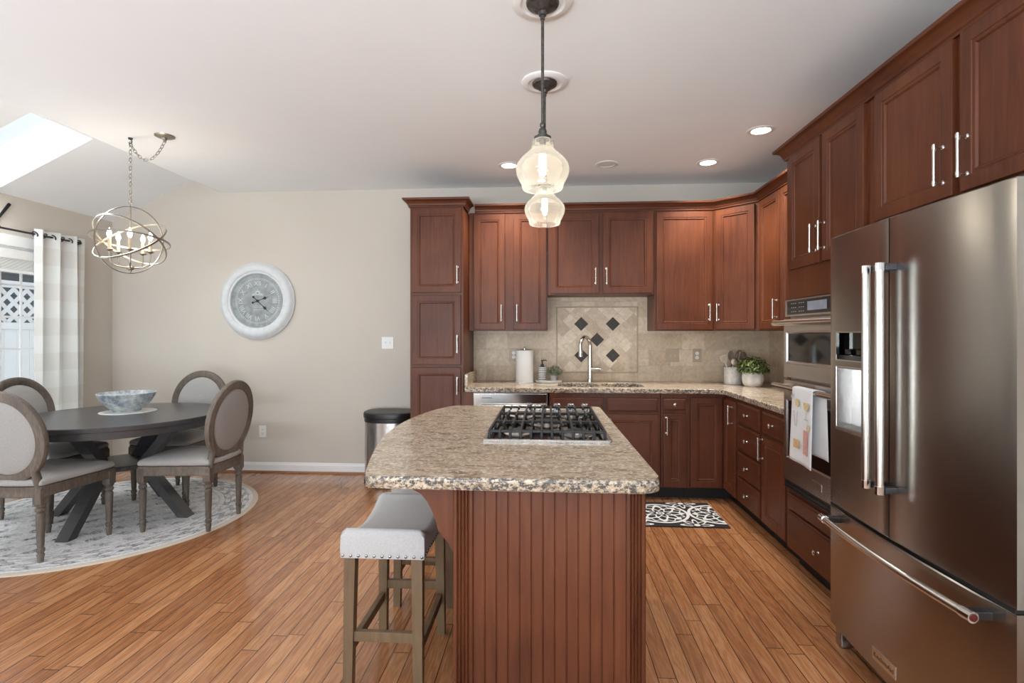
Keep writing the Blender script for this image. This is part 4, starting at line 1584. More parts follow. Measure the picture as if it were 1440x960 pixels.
def oven_door(z0, z1, g0, g1, hz):
    mb = MB()
    prof = [(0, 0), (0, -0.022), (0.004, -0.026)]
    o4 = lambda i, y: [(X0 + i, y, z0 + i), (X1 - i, y, z0 + i), (X1 - i, y, z1 - i), (X0 + i, y, z1 - i)]
    gx0, gx1 = X0 + 0.035, X1 - 0.035
    g4 = lambda i, y: [(gx0 + i, y, g0 + i), (gx1 - i, y, g0 + i), (gx1 - i, y, g1 - i), (gx0 + i, y, g1 - i)]
    mb.rings([o4(0, 0.0035), o4(0, -0.026), o4(0.004, -0.030), g4(-0.004, -0.030), g4(-0.002, -0.033), g4(0.004, -0.033), g4(0.012, -0.024)], cap1=False)
    d = mb.build('oven_door', M['steel'], ov)
    MB().box(gx0 + 0.010, gx1 - 0.010, -0.0242, -0.020, g0 + 0.010, g1 - 0.010).build('window', M['blackgloss'], d, smooth=0)
    mb = MB()
    mb.tube([(X0 - 0.012, -0.082, hz), (X1 + 0.012, -0.082, hz)], 0.0155, 16)
    for x in (X0 + 0.03, X1 - 0.03):
        mb.box(x - 0.012, x + 0.012, -0.080, -0.029, hz - 0.010, hz + 0.010, 0.003)
    mb.build('handle', M['nickel'], d)
    return d


oven_door(1.110, 1.452, 1.195, 1.375, 1.425)
lo = oven_door(0.512, 1.098, 0.640, 0.985, 1.062)
MB().box(0.35, 0.46, -0.0325, -0.0302, 0.555, 0.590).build('badge', M['nickel'], lo, smooth=0)
mb = MB()
for k in range(4):
    mb.box(X0, X1, -0.026 + 0.002 * (k % 2), 0.0035, 0.466 + k * 0.011, 0.4745 + k * 0.011)
mb.build('vent_trim', M['black'], ov, smooth=0)
MB().box(X0 + 0.01, X1 - 0.01, -0.006, 0.0036, 0.466, 0.512).build('vent_recess', M['blackmatte'], ov, smooth=0)

# dish towel over the lower oven handle
tw = thing('dish_towel', 'white dish towel printed with cocktails on the oven handle', 'towel', (TX, 3.28, 0), R(-90))
hy, hzz = -0.082, 1.062


def flap(x0, x1, zb, y0, sgn, amp, seed):
    mb = MB()
    rows = []
    r_ = random.Random(seed)
    NU, NV = 15, 22
    for j in range(NV):
        v = j / (NV - 1)
        row = []
        for i in range(NU):
            u = i / (NU - 1)
            x = x0 + u * (x1 - x0) + (0.010 * v if sgn < 0 else 0.006 * v) * (u - 0.5) * 2 - 0.012 * v * (sgn < 0)
            z = hzz + 0.010 - v * (hzz + 0.010 - zb) - 0.010 * u * v
            y = y0 + sgn * amp * (0.5 + 0.5 * math.sin(u * 7 + seed)) * v
            row.append((x, y, z))
        rows.append(row)
    return rows


front = flap(0.295, 0.515, 0.685, hy - 0.019, -1, 0.008, 1)
back = flap(0.33, 0.575, 0.745, hy + 0.019, 1, 0.010, 2)
mb = MB()
over = []
for t in range(1, 8):
    a = PI * t / 8
    over.append([(front[0][i][0] * (1 - t / 8) + back[0][i][0] * t / 8, hy - 0.019 * math.cos(a), hzz + 0.010 * (1) * math.sin(PI / 2 * 0 + 0) + 0.010 + 0.010 * math.sin(a)) for i in range(15)])
rows = front[::-1] + over + back
mb.rings(rows, closed=False, cap0=False, cap1=False)
tc_ = mb.build('cloth', M['towel'], tw, smooth=180)
so = tc_.modifiers.new('thick', 'SOLIDIFY')
so.thickness = 0.002
fy = hy - 0.032


def print_patch(mat, shapes, label):
    mb = MB()
    for poly in shapes:
        a = [mb.v((x, fy + 0.0, z)) for x, z in poly]
        b = [mb.v((x, fy + 0.0015, z)) for x, z in poly]
        n = len(poly)
        mb.face(a)
        mb.face(b[::-1])
        for i in range(n):
            mb.face([a[i], a[(i + 1) % n], b[(i + 1) % n], b[i]])
    return mb.build('print', M[mat], tw, smooth=0, label=label)


def circ(cx, cz, rx, rz_, n=14, a0=0, a1=360):
    return [(cx + rx * math.cos(R(a0 + (a1 - a0) * k / n)), cz + rz_ * math.sin(R(a0 + (a1 - a0) * k / n))) for k in range(n + (1 if a1 - a0 < 360 else 0))]


XT = 0.285
print_patch('amber', [circ(XT + 0.185, 1.01, 0.027, 0.042, 12, 180, 360)], 'amber wine glass print')
print_patch('greyprint', [[(XT + .183, .968), (XT + .187, .968), (XT + .187, .925), (XT + .183, .925)], [(XT + .17, .925), (XT + .20, .925), (XT + .20, .921), (XT + .17, .921)],
                          [(XT + .05, .955), (XT + .056, .955), (XT + .07, .875), (XT + .066, .875)], [(XT + .098, .955), (XT + .092, .955), (XT + .078, .875), (XT + .082, .875)], [(XT + .02, 1.03), (XT + .045, 1.045), (XT + .05, 1.035), (XT + .028, 1.018)]], 'grey glass outlines print')
print_patch('orange', [[(XT + .05, .760), (XT + .105, .760), (XT + .108, .805), (XT + .047, .805)]], 'orange tumbler print')
print_patch('pink', [[(XT + .155, .745), (XT + .195, .740), (XT + .200, .865), (XT + .160, .868)]], 'coral tall glass print')
print_patch('amber', [circ(XT + 0.088, 1.000, 0.020, 0.022), circ(XT + .205, .885, 0.014, 0.016)], 'lemon slice print')

# ------------------------------------------------------------------ refrigerator
fr = thing('refrigerator', 'stainless french door refrigerator with bottom freezer drawer', 'refrigerator', (1.24, 2.464, 0), R(-90))
FW = 0.944
MB().box(0.012, FW - 0.012, 0.105, 0.80, 0.03, 1.765, 0.004).build('body', M['steeld'], fr)


def bow(x):
    u = (x - FW / 2) / (FW / 2)
    return 0.018 * u * u


def fdoor(name, x0, x1, z0, z1, mat='steelf', hole=None):
    """bowed front, optional recess opening"""
    mb = MB()
    n = 14
    xs = [x0 + (x1 - x0) * i / n for i in range(n + 1)]
    if hole:
        hx0, hx1 = hole[0], hole[1]
        xs = sorted(set([x for x in xs if abs(x - hx0) > 0.012 and abs(x - hx1) > 0.012] + [hx0, hx1]))
    zs = [z0, z0 + 0.004]
    if hole:
        for (a, b) in hole[2]:
            zs += [a, b]
    zs += [z1 - 0.004, z1]
    zs = sorted(zs)
    V = {}

    def gv(i, j):
        if (i, j) not in V:
            e = 0.004 if j in (0, len(zs) - 1) or i in (0, len(xs) - 1) else 0.0
            V[(i, j)] = mb.v((xs[i], bow(xs[i]) + e, zs[j]))
        return V[(i, j)]
    for i in range(len(xs) - 1):
        for j in range(len(zs) - 1):
            if hole and xs[i] >= hx0 - 1e-6 and xs[i + 1] <= hx1 + 1e-6 and any(zs[j] >= a - 1e-6 and zs[j + 1] <= b + 1e-6 for a, b in hole[2]):
                continue
            mb.face([gv(i, j), gv(i + 1, j), gv(i + 1, j + 1), gv(i, j + 1)])
    nx, nz = len(xs) - 1, len(zs) - 1
    bk = [mb.v((x0, 0.095, z0)), mb.v((x1, 0.095, z0)), mb.v((x1, 0.095, z1)), mb.v((x0, 0.095, z1))]
    mb.face([bk[0], bk[1]] + [gv(i, 0) for i in range(nx, -1, -1)])
    mb.face([bk[3], bk[2]] + [gv(i, nz) for i in range(nx, -1, -1)])
    mb.face([bk[0], bk[3]] + [gv(0, j) for j in range(nz, -1, -1)])
    mb.face([bk[1], bk[2]] + [gv(nx, j) for j in range(nz, -1, -1)])
    mb.face(bk)
    return mb.build(name, M[mat], fr, smooth=40)


ZD0, ZD1 = 0.618, 1.785
SEAM = 0.436
DX0, DX1 = 0.065, 0.315
ld = fdoor('door', 0.0, SEAM - 0.003, ZD0, ZD1, hole=(DX0, DX1, [(0.955, 1.222), (1.252, 1.368)]))
rd = fdoor('door', SEAM + 0.003, FW, ZD0, ZD1)
fz = fdoor('freezer_drawer', 0.0, FW, 0.085, 0.604)
# dispenser recess
mb = MB()
y0_ = bow(DX0) + 0.001
mb.box(DX0, DX1, 0.075, 0.080, 0.955, 1.222)
mb.box(DX0, DX0 + 0.004, 0.012, 0.075, 0.955, 1.222)
mb.box(DX1 - 0.004, DX1, 0.005, 0.075, 0.955, 1.222)
mb.box(DX0 + 0.004, DX1 - 0.004, 0.012, 0.075, 1.216, 1.222)
mb.box(DX0 + 0.004, DX1 - 0.004, 0.006, 0.075, 0.955, 0.965)
ds = mb.build('dispenser_recess', M['steel'], ld)
mb = MB()
for k in range(6):
    mb.box(DX0 + 0.03, DX1 - 0.03, 0.015 + k * 0.009, 0.019 + k * 0.009, 0.965, 0.968)
mb.build('drip_grate', M['nickel'], ds, smooth=0)
mb = MB()
mb.box(DX0, DX1, 0.045, 0.080, 1.252, 1.368)
mb.box(DX0, DX1, 0.012, 0.045, 1.252, 1.272)
mb.box(DX0 + 0.06, DX0 + 0.10, 0.015, 0.045, 1.274, 1.30, 0.004)
mb.box(DX0 + 0.14, DX0 + 0.18, 0.015, 0.045, 1.274, 1.30, 0.004)
mb.build('dispenser_controls', M['blackgloss'], ld)
mb = MB()
for (a, b) in ((0.955, 1.222), (1.252, 1.368)):
    t_ = 0.004
    f4 = lambda i, dy: [(DX0 + i, bow(DX0) + dy, a + i), (DX1 - i, bow(DX1) + dy, a + i), (DX1 - i, bow(DX1) + dy, b - i), (DX0 + i, bow(DX0) + dy, b - i)]
    mb.rings([f4(-t_, 0.002), f4(-t_, -0.003), f4(t_ * 0.3, -0.003), f4(t_ * 0.3, 0.010)], cap0=False, cap1=False)
mb.build('dispenser_trim', M['nickel'], ld)


def fhandle(parent, x, z0, z1):
    mb = MB()
    yb = bow(x)
    mb.tube([(x, yb - 0.055, z0), (x, yb - 0.055, z1)], 0.0145, 18)
    h = mb.build('handle', M['nickel'], parent)
    for z in (z0 + 0.014, z1 - 0.014):
        mb = MB()
        mb.tube([(x, yb - 0.055, z - 0.014), (x, yb - 0.055, z + 0.014)], 0.0165, 18)
        cap = mb.build('end_cap', M['chrome'], h)
        MB().box(x - 0.010, x + 0.010, yb - 0.040, yb + 0.001, z - 0.012, z + 0.012, 0.003).build('mounting_post', M['gun'], parent)


fhandle(ld, SEAM - 0.040, 0.79, 1.615)
fhandle(rd, SEAM + 0.042, 0.79, 1.615)
mb = MB()
pts = []
for k in range(17):
    x = 0.07 + (FW - 0.14) * k / 16
    pts.append((x, bow(x) * 1.6 - 0.068, 0.565))
mb.tube(pts, 0.0135, 16)
hd = mb.build('handle', M['nickel'], fz)
for (k, sgn) in ((0, -1), (16, 1)):
    mb = MB()
    p_ = Vector(pts[k])
    q_ = Vector(pts[k - sgn])
    mb.tube([q_.lerp(p_, 0.55), p_ + (p_ - q_) * 0.25], 0.0165, 18)
    mb.build('end_cap', M['chrome'], hd)
    MB().box(p_.x - 0.016 - sgn * 0.012, p_.x + 0.016 - sgn * 0.012, p_.y + 0.012, bow(p_.x) + 0.002, 0.553, 0.577, 0.003).build('mounting_post', M['gun'], fz)
for (k, sgn) in ((0, -1), (16, 1)):
    p_ = Vector(pts[k])
    q_ = Vector(pts[k - sgn])
    mb = MB()
    d_ = (p_ - q_).normalized()
    c_ = p_ + (p_ - q_) * 0.25
    mb.lathe([(0.011, 0), (0.011, 0.002), (0, 0.003)], 18, Matrix.Translation(c_) @ d_.to_track_quat('Z', 'Y').to_matrix().to_4x4())
    mb.build('medallion', M['red'], hd)
mb = MB()
mb.box(0.345, 0.482, bow(0.41) - 0.003, bow(0.41) + 0.004, 0.128, 0.175, 0.001, 1)
bdg = mb.build('badge', M['nickel'], fz)
mb = MB()
mb.text('KitchenAid', 0.026, Matrix.Translation((0.4135, bow(0.41) - 0.0032, 0.151)) @ Matrix.Rotation(R(90), 4, 'X'), 0.0004)
mb.build('badge_lettering', M['gun'], bdg, smooth=0)
mb = MB()
mb.box(0.012, FW - 0.012, 0.10, 0.13, 0.02, 0.084)
for k in range(3):
    mb.box(0.02, FW - 0.02, 0.095, 0.101, 0.030 + k * 0.016, 0.040 + k * 0.016)
mb.build('toe_grille', M['black'], fr, smooth=0)
for x in (0.02, FW - 0.07):
    MB().box(x, x + 0.05, 0.03, 0.10, 0.0, 0.084, 0.01).build('foot_cover', M['steeld'], fr)
mb = MB()
for x in (0.01, FW - 0.05):
    mb.box(x, x + 0.04, 0.06, 0.20, 1.7655, 1.80, 0.005)
mb.build('hinge_cover', M['gun'], fr)
mb = MB()
mb.box(0.004, FW - 0.004, 0.02, 0.10, 0.605, 0.617)
mb.build('door_gasket', M['blackmatte'], fr, smooth=0)

# ------------------------------------------------------------------ island
isl = thing('kitchen_island', 'cherry kitchen island base with beadboard end and fluted corners', 'kitchen island', (0, 1.70, 0))
IX0, IX1, IL = -0.300, 0.309, 1.50
MB().box(IX0 + 0.008, IX1 - 0.008, 0.022, IL, 0.0, 0.873).build('body', M['cherry'], isl, smooth=0)


def grooves(mb, x0, x1, n, y0, d, z0, z1, w=0.0016):
    """front sheet facing -Y with V grooves"""
    prof = [(x0, y0 + 0.02), (x0, y0)]
    for k in range(1, n):
        x = x0 + (x1 - x0) * k / n
        prof += [(x - w * 1.6, y0), (x - w * 1.3, y0 + d), (x - w * 0.5, y0 + 0.0), (x + w * 0.5, y0), (x + w * 1.3, y0 + d), (x + w * 1.6, y0)]
    prof += [(x1, y0), (x1, y0 + 0.02)]
    mb.rings([[(x, y, z0) for x, y in prof], [(x, y, z1) for x, y in prof]])
    return mb


mb = MB()
grooves(mb, IX0 + 0.064, IX1 - 0.060, 13, 0.004, 0.003, 0.0, 0.872)
mb.build('beadboard_panel', M['cherry'], isl, smooth=0)


def pilaster(x0, x1):
    mb = MB()
    y0 = -0.006
    prof = [(x0, 0.022), (x0, y0 + 0.003), (x0 + 0.003, y0)]
    nf = 4
    w_ = (x1 - x0 - 0.020) / nf
    for k in range(nf):
        a = x0 + 0.010 + k * w_
        for t in range(7):
            u = t / 6
            prof.append((a + w_ * (0.12 + 0.76 * u), y0 + 0.007 * math.sin(PI * u)))
    prof += [(x1 - 0.003, y0), (x1, y0 + 0.003), (x1, 0.022)]
    mb.rings([[(x, y, 0.0) for x, y in prof], [(x, y, 0.872) for x, y in prof]])
    return mb.build('fluted_pilaster', M['cherry'], isl, smooth=50)


pilaster(IX0, IX0 + 0.064)
pilaster(IX1 - 0.060, IX1)
# back-side (seating) panel and corbels
mb = MB(Matrix.Translation((IX0 + 0.008, IL, 0)) @ Matrix.Rotation(R(-90), 4, 'Z'))
grooves(mb, 0.02, IL - 0.03, 30, -0.008, 0.004, 0.0, 0.872)
mb.build('side_panel', M['cherry'], isl, smooth=0)
cpts = [(0.0, 0.872), (-0.146, 0.872), (-0.146, 0.858), (-0.136, 0.850), (-0.112, 0.838), (-0.090, 0.812), (-0.074, 0.780), (-0.062, 0.752), (-0.056, 0.722), (-0.040, 0.700), (-0.022, 0.680), (-0.010, 0.655), (0.0, 0.645)]
for y in (0.024, 1.33):
    mb = MB(Matrix.Translation((IX0, y + 0.055, 0)) @ Matrix.Rotation(R(90), 4, 'X'))
    mb.prism([(x, z) for x, z in cpts], 0.0, 0.055)
    mb.build('corbel', M['cherry'], isl, smooth=35)
mb = MB()
mb.box(IX0 - 0.146, IX0, 0.085, 1.325, 0.842, 0.872)
mb.build('support_rail', M['cherry'], isl, smooth=0)
# working side: doors
for k in range(3):
    add_door(isl, 0.03 + k * 0.48, 0.03 + k * 0.48 + 0.46, 0.12, 0.84, M4=Matrix.Translation((IX1 - 0.008, 0.03, 0)) @ Matrix.Rotation(R(90), 4, 'Z'))

# island worktop: bowed seating side, rounded corners
def spline(pts, n=8):
    out = []
    P = [Vector((*p, 0)) for p in pts]
    for i in range(len(P) - 1):
        a = P[max(i - 1, 0)]
        b, c = P[i], P[i + 1]
        d = P[min(i + 2, len(P) - 1)]
        for k in range(n):
            t = k / n
            q = 0.5 * ((2 * b) + (c - a) * t + (2 * a - 5 * b + 4 * c - d) * t * t + (3 * b - a - 3 * c + d) * t ** 3)
            out.append((q.x, q.y))
    out.append((P[-1].x, P[-1].y))
    return out


left = spline([(-0.560, 1.655), (-0.585, 1.69), (-0.648, 1.95), (-0.705, 2.25), (-0.728, 2.55), (-0.715, 2.82), (-0.665, 3.10), (-0.59, 3.28), (-0.535, 3.325)])
right = [(0.29, 3.325), (0.318, 3.315), (0.330, 3.29), (0.350, 1.70), (0.345, 1.665), (0.325, 1.645), (0.29, 1.64)]
poly = left + right + [(-0.53, 1.64)]
itop = tag(edge_mat(MB().prism(poly, 0.875, 0.915, 0.010, 3).build('island_worktop', M['granite'], smooth=40)), 'speckled granite island worktop with a bowed seating edge', 'countertop')

# ------------------------------------------------------------------ cooktop
ct = thing('gas_cooktop', 'stainless five burner gas cooktop set in the island', 'cooktop', (0, 2.66, 0.9152))
CX0, CX1, CY0, CY1 = -0.268, 0.268, -0.465, 0.465
mb = MB()
o4 = lambda i, z: [(x, y, z) for x, y in rounded(CX0 + i, CX1 - i, CY0 + i, CY1 - i, 0.018, 3)]
mb.rings([o4(0, 0), o4(0, 0.008), o4(0.003, 0.011), o4(0.016, 0.011), o4(0.020, 0.007)], cap1=True)
mb.build('rim', M['steel'], ct)
MB().box(CX0 + 0.024, CX1 - 0.024, CY0 + 0.024, 0.345, 0.0072, 0.0095, 0.001, 1).build('burner_pan', M['blackgloss'], ct)
burn = [(-0.13, -0.312, 0.030), (0.13, -0.312, 0.045), (0, -0.057, 0.055), (-0.13, 0.198, 0.040), (0.13, 0.198, 0.035)]
for (x, y, r) in burn:
    mb = MB()
    mb.lathe([(r + 0.03, 0.0096), (r + 0.028, 0.012), (r + 0.008, 0.012), (r + 0.004, 0.020), (0, 0.020)], 28, Matrix.Translation((x, y, 0)))
    bn = mb.build('burner', M['steeld'], ct)
    mb = MB()
    mb.lathe([(r, 0.0205), (r, 0.026), (r - 0.006, 0.029), (0, 0.029)], 28, Matrix.Translation((x, y, 0)))
    mb.build('burner_cap', M['iron'], bn)
for gi, (ya, yb_) in enumerate(((-0.437, -0.187), (-0.182, 0.068), (0.073, 0.323))):
    mb = MB()
    zt = 0.046
    for y in (ya, yb_ - 0.012):
        mb.box(-0.245, 0.245, y, y + 0.012, zt - 0.012, zt - 0.001, 0.002, 1)
    for k in range(12):
        x = -0.240 + k * 0.48 / 11
        if k in (0, 3, 5, 6, 8, 11):
            segs = [(ya - 0.004, yb_ + 0.004)]
        else:
            segs = [(ya - 0.004, ya + 0.080), (yb_ - 0.080, yb_ + 0.004)]
        for (a, b) in segs:
            mb.box(x - 0.005, x + 0.005, a, b, zt - 0.013, zt, 0.002, 1)
        mb.box(x - 0.006, x + 0.006, ya - 0.004, ya + 0.008, 0.0098, zt - 0.010, 0.002, 1)
        if k in (0, 5, 11):
            mb.box(x - 0.006, x + 0.006, yb_ - 0.008, yb_ + 0.004, 0.0098, zt - 0.010, 0.002, 1)
    mb.build('grate', M['iron'], ct, smooth=40)
for k in range(5):
    x = -0.100 + k * 0.079
    mb = MB()
    mb.lathe([(0.026, 0.0075), (0.026, 0.012), (0.019, 0.014), (0.018, 0.036), (0.020, 0.040), (0.020, 0.046), (0.017, 0.049), (0, 0.050)], 24, Matrix.Translation((x, 0.40, 0)))
    kb = mb.build('knob', M['chrome'], ct)
    MB().box(x - 0.002, x + 0.002, 0.382, 0.400, 0.0495, 0.051).build('knob_pointer', M['black'], kb, smooth=0)

# ------------------------------------------------------------------ bar stools
def make_stool(label):
    t = thing('bar_stool', label, 'stool', (0, 0, 0), 0, 'saddle stools at the island')
    WX, WY = 0.158, 0.235
    H0 = 0.53
    # upholstered saddle: long axis Y, raised at both ends
    NU, NV = 19, 33
    mb = MB()

    def top(u, v):
        x, y = u * WX, v * WY
        z = H0 + 0.052 + 0.058 * abs(v) ** 2.2
        ed = max(0, (abs(u) - 0.86) / 0.14)
        z -= 0.016 * ed ** 2
        ev = max(0, (abs(v) - 0.93) / 0.07)
        z -= 0.018 * ev ** 2
        return (x, y, z)
    grid = [[mb.v(top(-1 + 2 * i / (NU - 1), -1 + 2 * j / (NV - 1))) for i in range(NU)] for j in range(NV)]
    for j in range(NV - 1):
        for i in range(NU - 1):
            mb.face([grid[j][i], grid[j][i + 1], grid[j + 1][i + 1], grid[j + 1][i]])
    per = [grid[0][i] for i in range(NU)] + [grid[j][-1] for j in range(1, NV)] + [grid[-1][i] for i in range(NU - 2, -1, -1)] + [grid[j][0] for j in range(NV - 2, 0, -1)]
    low = [mb.v((v.co.x * 1.012, v.co.y * 1.008, H0 + 0.03)) for v in per]
    bot = [mb.v((v.co.x * 1.0, v.co.y * 1.0, H0 - 0.006)) for v in per]
    n = len(per)
    for i in range(n):
        k = (i + 1) % n
        mb.face([per[i], per[k], low[k], low[i]])
        mb.face([low[i], low[k], bot[k], bot[i]])
    mb.face(bot)
    mb.build('seat', M['stoolfab'], t, smooth=60)
    # nailheads
    mb = MB()
    zz = H0 + 0.004
    for k in range(11):
        x = -WX + 0.008 + k * (2 * WX - 0.016) / 10
        for sg in (-1, 1):
            mb.lathe([(0.0065, 0), (0.0055, 0.003), (0.002, 0.005), (0, 0.005)], 10, Matrix.Translation((x, sg * (WY * 1.002), zz)) @ Matrix.Rotation(R(90 if sg < 0 else -90), 4, 'X'))
    for k in range(1, 16):
        y = -WY + 0.008 + k * (2 * WY - 0.016) / 16
        for sg in (-1, 1):
            mb.lathe([(0.0065, 0), (0.0055, 0.003), (0.002, 0.005), (0, 0.005)], 10, Matrix.Translation((sg * (WX * 1.004), y, zz)) @ Matrix.Rotation(R(90 * sg), 4, 'Y'))
    mb.build('nailhead_trim', M['nail'], t)
    # legs
    lx, ly = WX - 0.030, WY - 0.030
    for sx in (-1, 1):
        for sy in (-1, 1):
            mb = MB()
            w0, w1 = 0.021, 0.017
            c0 = (sx * lx, sy * ly)
            c1 = (sx * (lx + 0.006), sy * (ly + 0.012))
            q = lambda c, w_, z: [(c[0] - w_, c[1] - w_, z), (c[0] + w_, c[1] - w_, z), (c[0] + w_, c[1] + w_, z), (c[0] - w_, c[1] + w_, z)]
            mb.rings([q(c1, w1, 0), q(c0, w0, H0 - 0.006)])
            mb.build('leg', M['stoolwood'], t, smooth=0)
    for sy in (-1, 1):
        MB().box(-lx + 0.015, lx - 0.015, sy * (ly + 0.006) - 0.011, sy * (ly + 0.006) + 0.011, 0.205, 0.243, 0.002).build('end_stretcher', M['stoolwood'], t)
    for sx in (-1, 1):
        MB().box(sx * (lx + 0.003) - 0.011, sx * (lx + 0.003) + 0.011, -ly + 0.015, ly - 0.015, 0.155, 0.193, 0.002).build('side_stretcher', M['stoolwood'], t)
    return t


st = make_stool('light grey saddle bar stool nearest the front of the island')
st.location = (-0.612, 2.185, 0)
dup(st, (-0.615, 2.855, 0), 0, 'light grey saddle bar stool farther back, mostly hidden by the island')

# ------------------------------------------------------------------ trash can
tc2 = thing('trash_can', 'stainless step trash can with a black lid beside the pantry', 'trash can', (-1.445, 4.86, 0))
def dshape(s, n=40):
    pts = []
    for k in range(n):
        a = 2 * PI * k / n
        c, s_ = math.cos(a), math.sin(a)
        x = 0.235 * math.copysign(abs(c) ** 0.8, c)
        y = (0.20 if s_ < 0 else 0.175) * math.copysign(abs(s_) ** (0.9 if s_ < 0 else 0.45), s_)
        pts.append((x * s, y * s))
    return pts


mb = MB()
mb.rings([[(x, y, z) for x, y in dshape(s)] for s, z in ((1.0, 0.0), (1.01, 0.004), (1.01, 0.035), (0.99, 0.04))])
mb.build('base_ring', M['black'], tc2)
mb = MB()
mb.rings([[(x, y, z) for x, y in dshape(s)] for s, z in ((0.97, 0.0405), (0.98, 0.045), (0.98, 0.565))])
mb.build('body', M['steelc'], tc2)
mb = MB()
mb.rings([[(x, y, z) for x, y in dshape(s)] for s, z in ((0.99, 0.566), (1.0, 0.57), (1.0, 0.60), (1.03, 0.605), (1.035, 0.635), (1.01, 0.650), (0.9, 0.655), (0.5, 0.650), (0.1, 0.649))])
mb.build('lid', M['black'], tc2)
MB().box(-0.09, 0.09, -0.235, -0.19, 0.006, 0.022, 0.005).build('pedal', M['black'], tc2)

# ------------------------------------------------------------------ kitchen mat (origin at a medallion centre)
km = MB()
km.box(-0.21, 0.43, -0.275, 0.275, 0, 0.008, 0.003)
tag(km.build('kitchen_mat', M['kmat'], loc=(0.855, 4.10, 0.0005)), 'black and white medallion patterned kitchen mat on the wood floor', 'mat')

# ------------------------------------------------------------------ pendants
def pendant(label, x, y):
    t = thing('pendant_light', label, 'light', (x, y, ZC), 0, 'glass pendants over the island')
    mb = MB()
    mb.lathe([(0.128, 0), (0.128, -0.006), (0.118, -0.014), (0.095, -0.016), (0.085, -0.008), (0, -0.008)][::-1], 48)
    mb.build('ceiling_medallion', M['trim'], t)
    mb = MB()
    mb.lathe([(0, -0.062), (0.016, -0.062), (0.018, -0.048), (0.030, -0.044), (0.036, -0.040), (0.052, -0.026), (0.066, -0.020), (0.070, -0.012), (0.070, -0.0085), (0, -0.0085)], 40)
    mb.build('canopy', M['bronze'], t)
    mb = MB()
    mb.tube([(0, 0, -0.06), (0, 0, -0.535)], 0.0065, 12)
    mb.lathe([(0.010, -0.06), (0.010, -0.08)], 14)
    mb.build('rod', M['bronze'], t)
    mb = MB()
    mb.lathe([(0.008, -0.515), (0.012, -0.522), (0.012, -0.530), (0.008, -0.536), (0.014, -0.542), (0.018, -0.552), (0.016, -0.562), (0.022, -0.566), (0.022, -0.572), (0.036, -0.576), (0.037, -0.586), (0.030, -0.588), (0, -0.588)], 28)
    mb.build('socket_cap', M['bronze'], t)
    outp = [(0.040, -0.588), (0.046, -0.596), (0.046, -0.618), (0.050, -0.628), (0.068, -0.646), (0.092, -0.668), (0.108, -0.690), (0.1135, -0.712), (0.110, -0.735), (0.100, -0.757), (0.091, -0.772), (0.088, -0.782), (0.087, -0.790), (0.084, -0.796)]
    inp = [(r - 0.003, z) for r, z in outp][::-1]
    mb = MB()
    mb.lathe(outp + [(0.0822, -0.7975)] + inp, 48, cap0=False, cap1=False)
    # soft horizontal rings in the blown glass
    mb.build('glass_shade', M['shade'], t, smooth=60)
    mb = MB()
    mb.lathe([(0.013, -0.588), (0.013, -0.612), (0.010, -0.614)], 16, cap0=True)
    mb.build('bulb_holder', M['bronze'], t)
    mb = MB()
    mb.lathe([(0.009, -0.614), (0.012, -0.63), (0.015, -0.66), (0.0155, -0.71), (0.012, -0.735), (0.005, -0.745), (0, -0.746)], 20)
    mb.build('bulb', M['bulbglass'], t)
    l = bpy.data.lights.new('pendant_lamp', 'POINT')
    l.energy = 1.0
    l.color = (1, 0.94, 0.83)
    l.shadow_soft_size = 0.03
    o = bpy.data.objects.new('pendant_lamp', l)
    COL.objects.link(o)
    o.parent = t
    o.location = (0, 0, -0.775)
    return t


pendant('glass pendant light over the island, nearer the camera', -0.018, 2.26)
pendant('glass pendant light over the island, farther from the camera', -0.012, 2.985)


# ------------------------------------------------------------------ recessed lights
def downlight(label, x, y, on=True):
    t = thing('recessed_light' if on else 'ceiling_speaker', label, 'light' if on else 'speaker', (x, y, ZC))
    mb = MB()
    mb.lathe([(0.060, -0.003), (0.066, -0.007), (0.088, -0.005), (0.092, -0.001), (0.092, 0.0), (0.060, 0.0)], 40, cap0=False, cap1=False)
    mb.build('trim_ring', M['white'], t)
    mb = MB()
    mb.lathe([(0, -0.0045), (0.050, -0.0045), (0.0605, -0.003), (0.0605, -0.001), (0, -0.001)], 36)
    if on:
        mb.build('lens', M['can'], t)
        l = bpy.data.lights.new('downlight_lamp', 'SPOT')
        l.energy = 70
        l.color = (1, 0.95, 0.88)
        l.spot_size = R(125)
        l.spot_blend = 0.8
        l.shadow_soft_size = 0.06
        o = bpy.data.objects.new('downlight_lamp', l)
        COL.objects.link(o)
        o.parent = t
        o.location = (0, 0, -0.02)
    else:
        mb.build('grille', M['white'], t)
    return t


downlight('lit recessed ceiling light in front of the oven cabinet', 1.476, 3.79)
downlight('lit recessed ceiling light near the corner cabinet', 1.319, 4.47)
downlight('lit recessed ceiling light left of the pendants near the pantry', -0.315, 4.44)
downlight('unlit round white ceiling fixture above the sink', 0.495, 4.46, on=False)

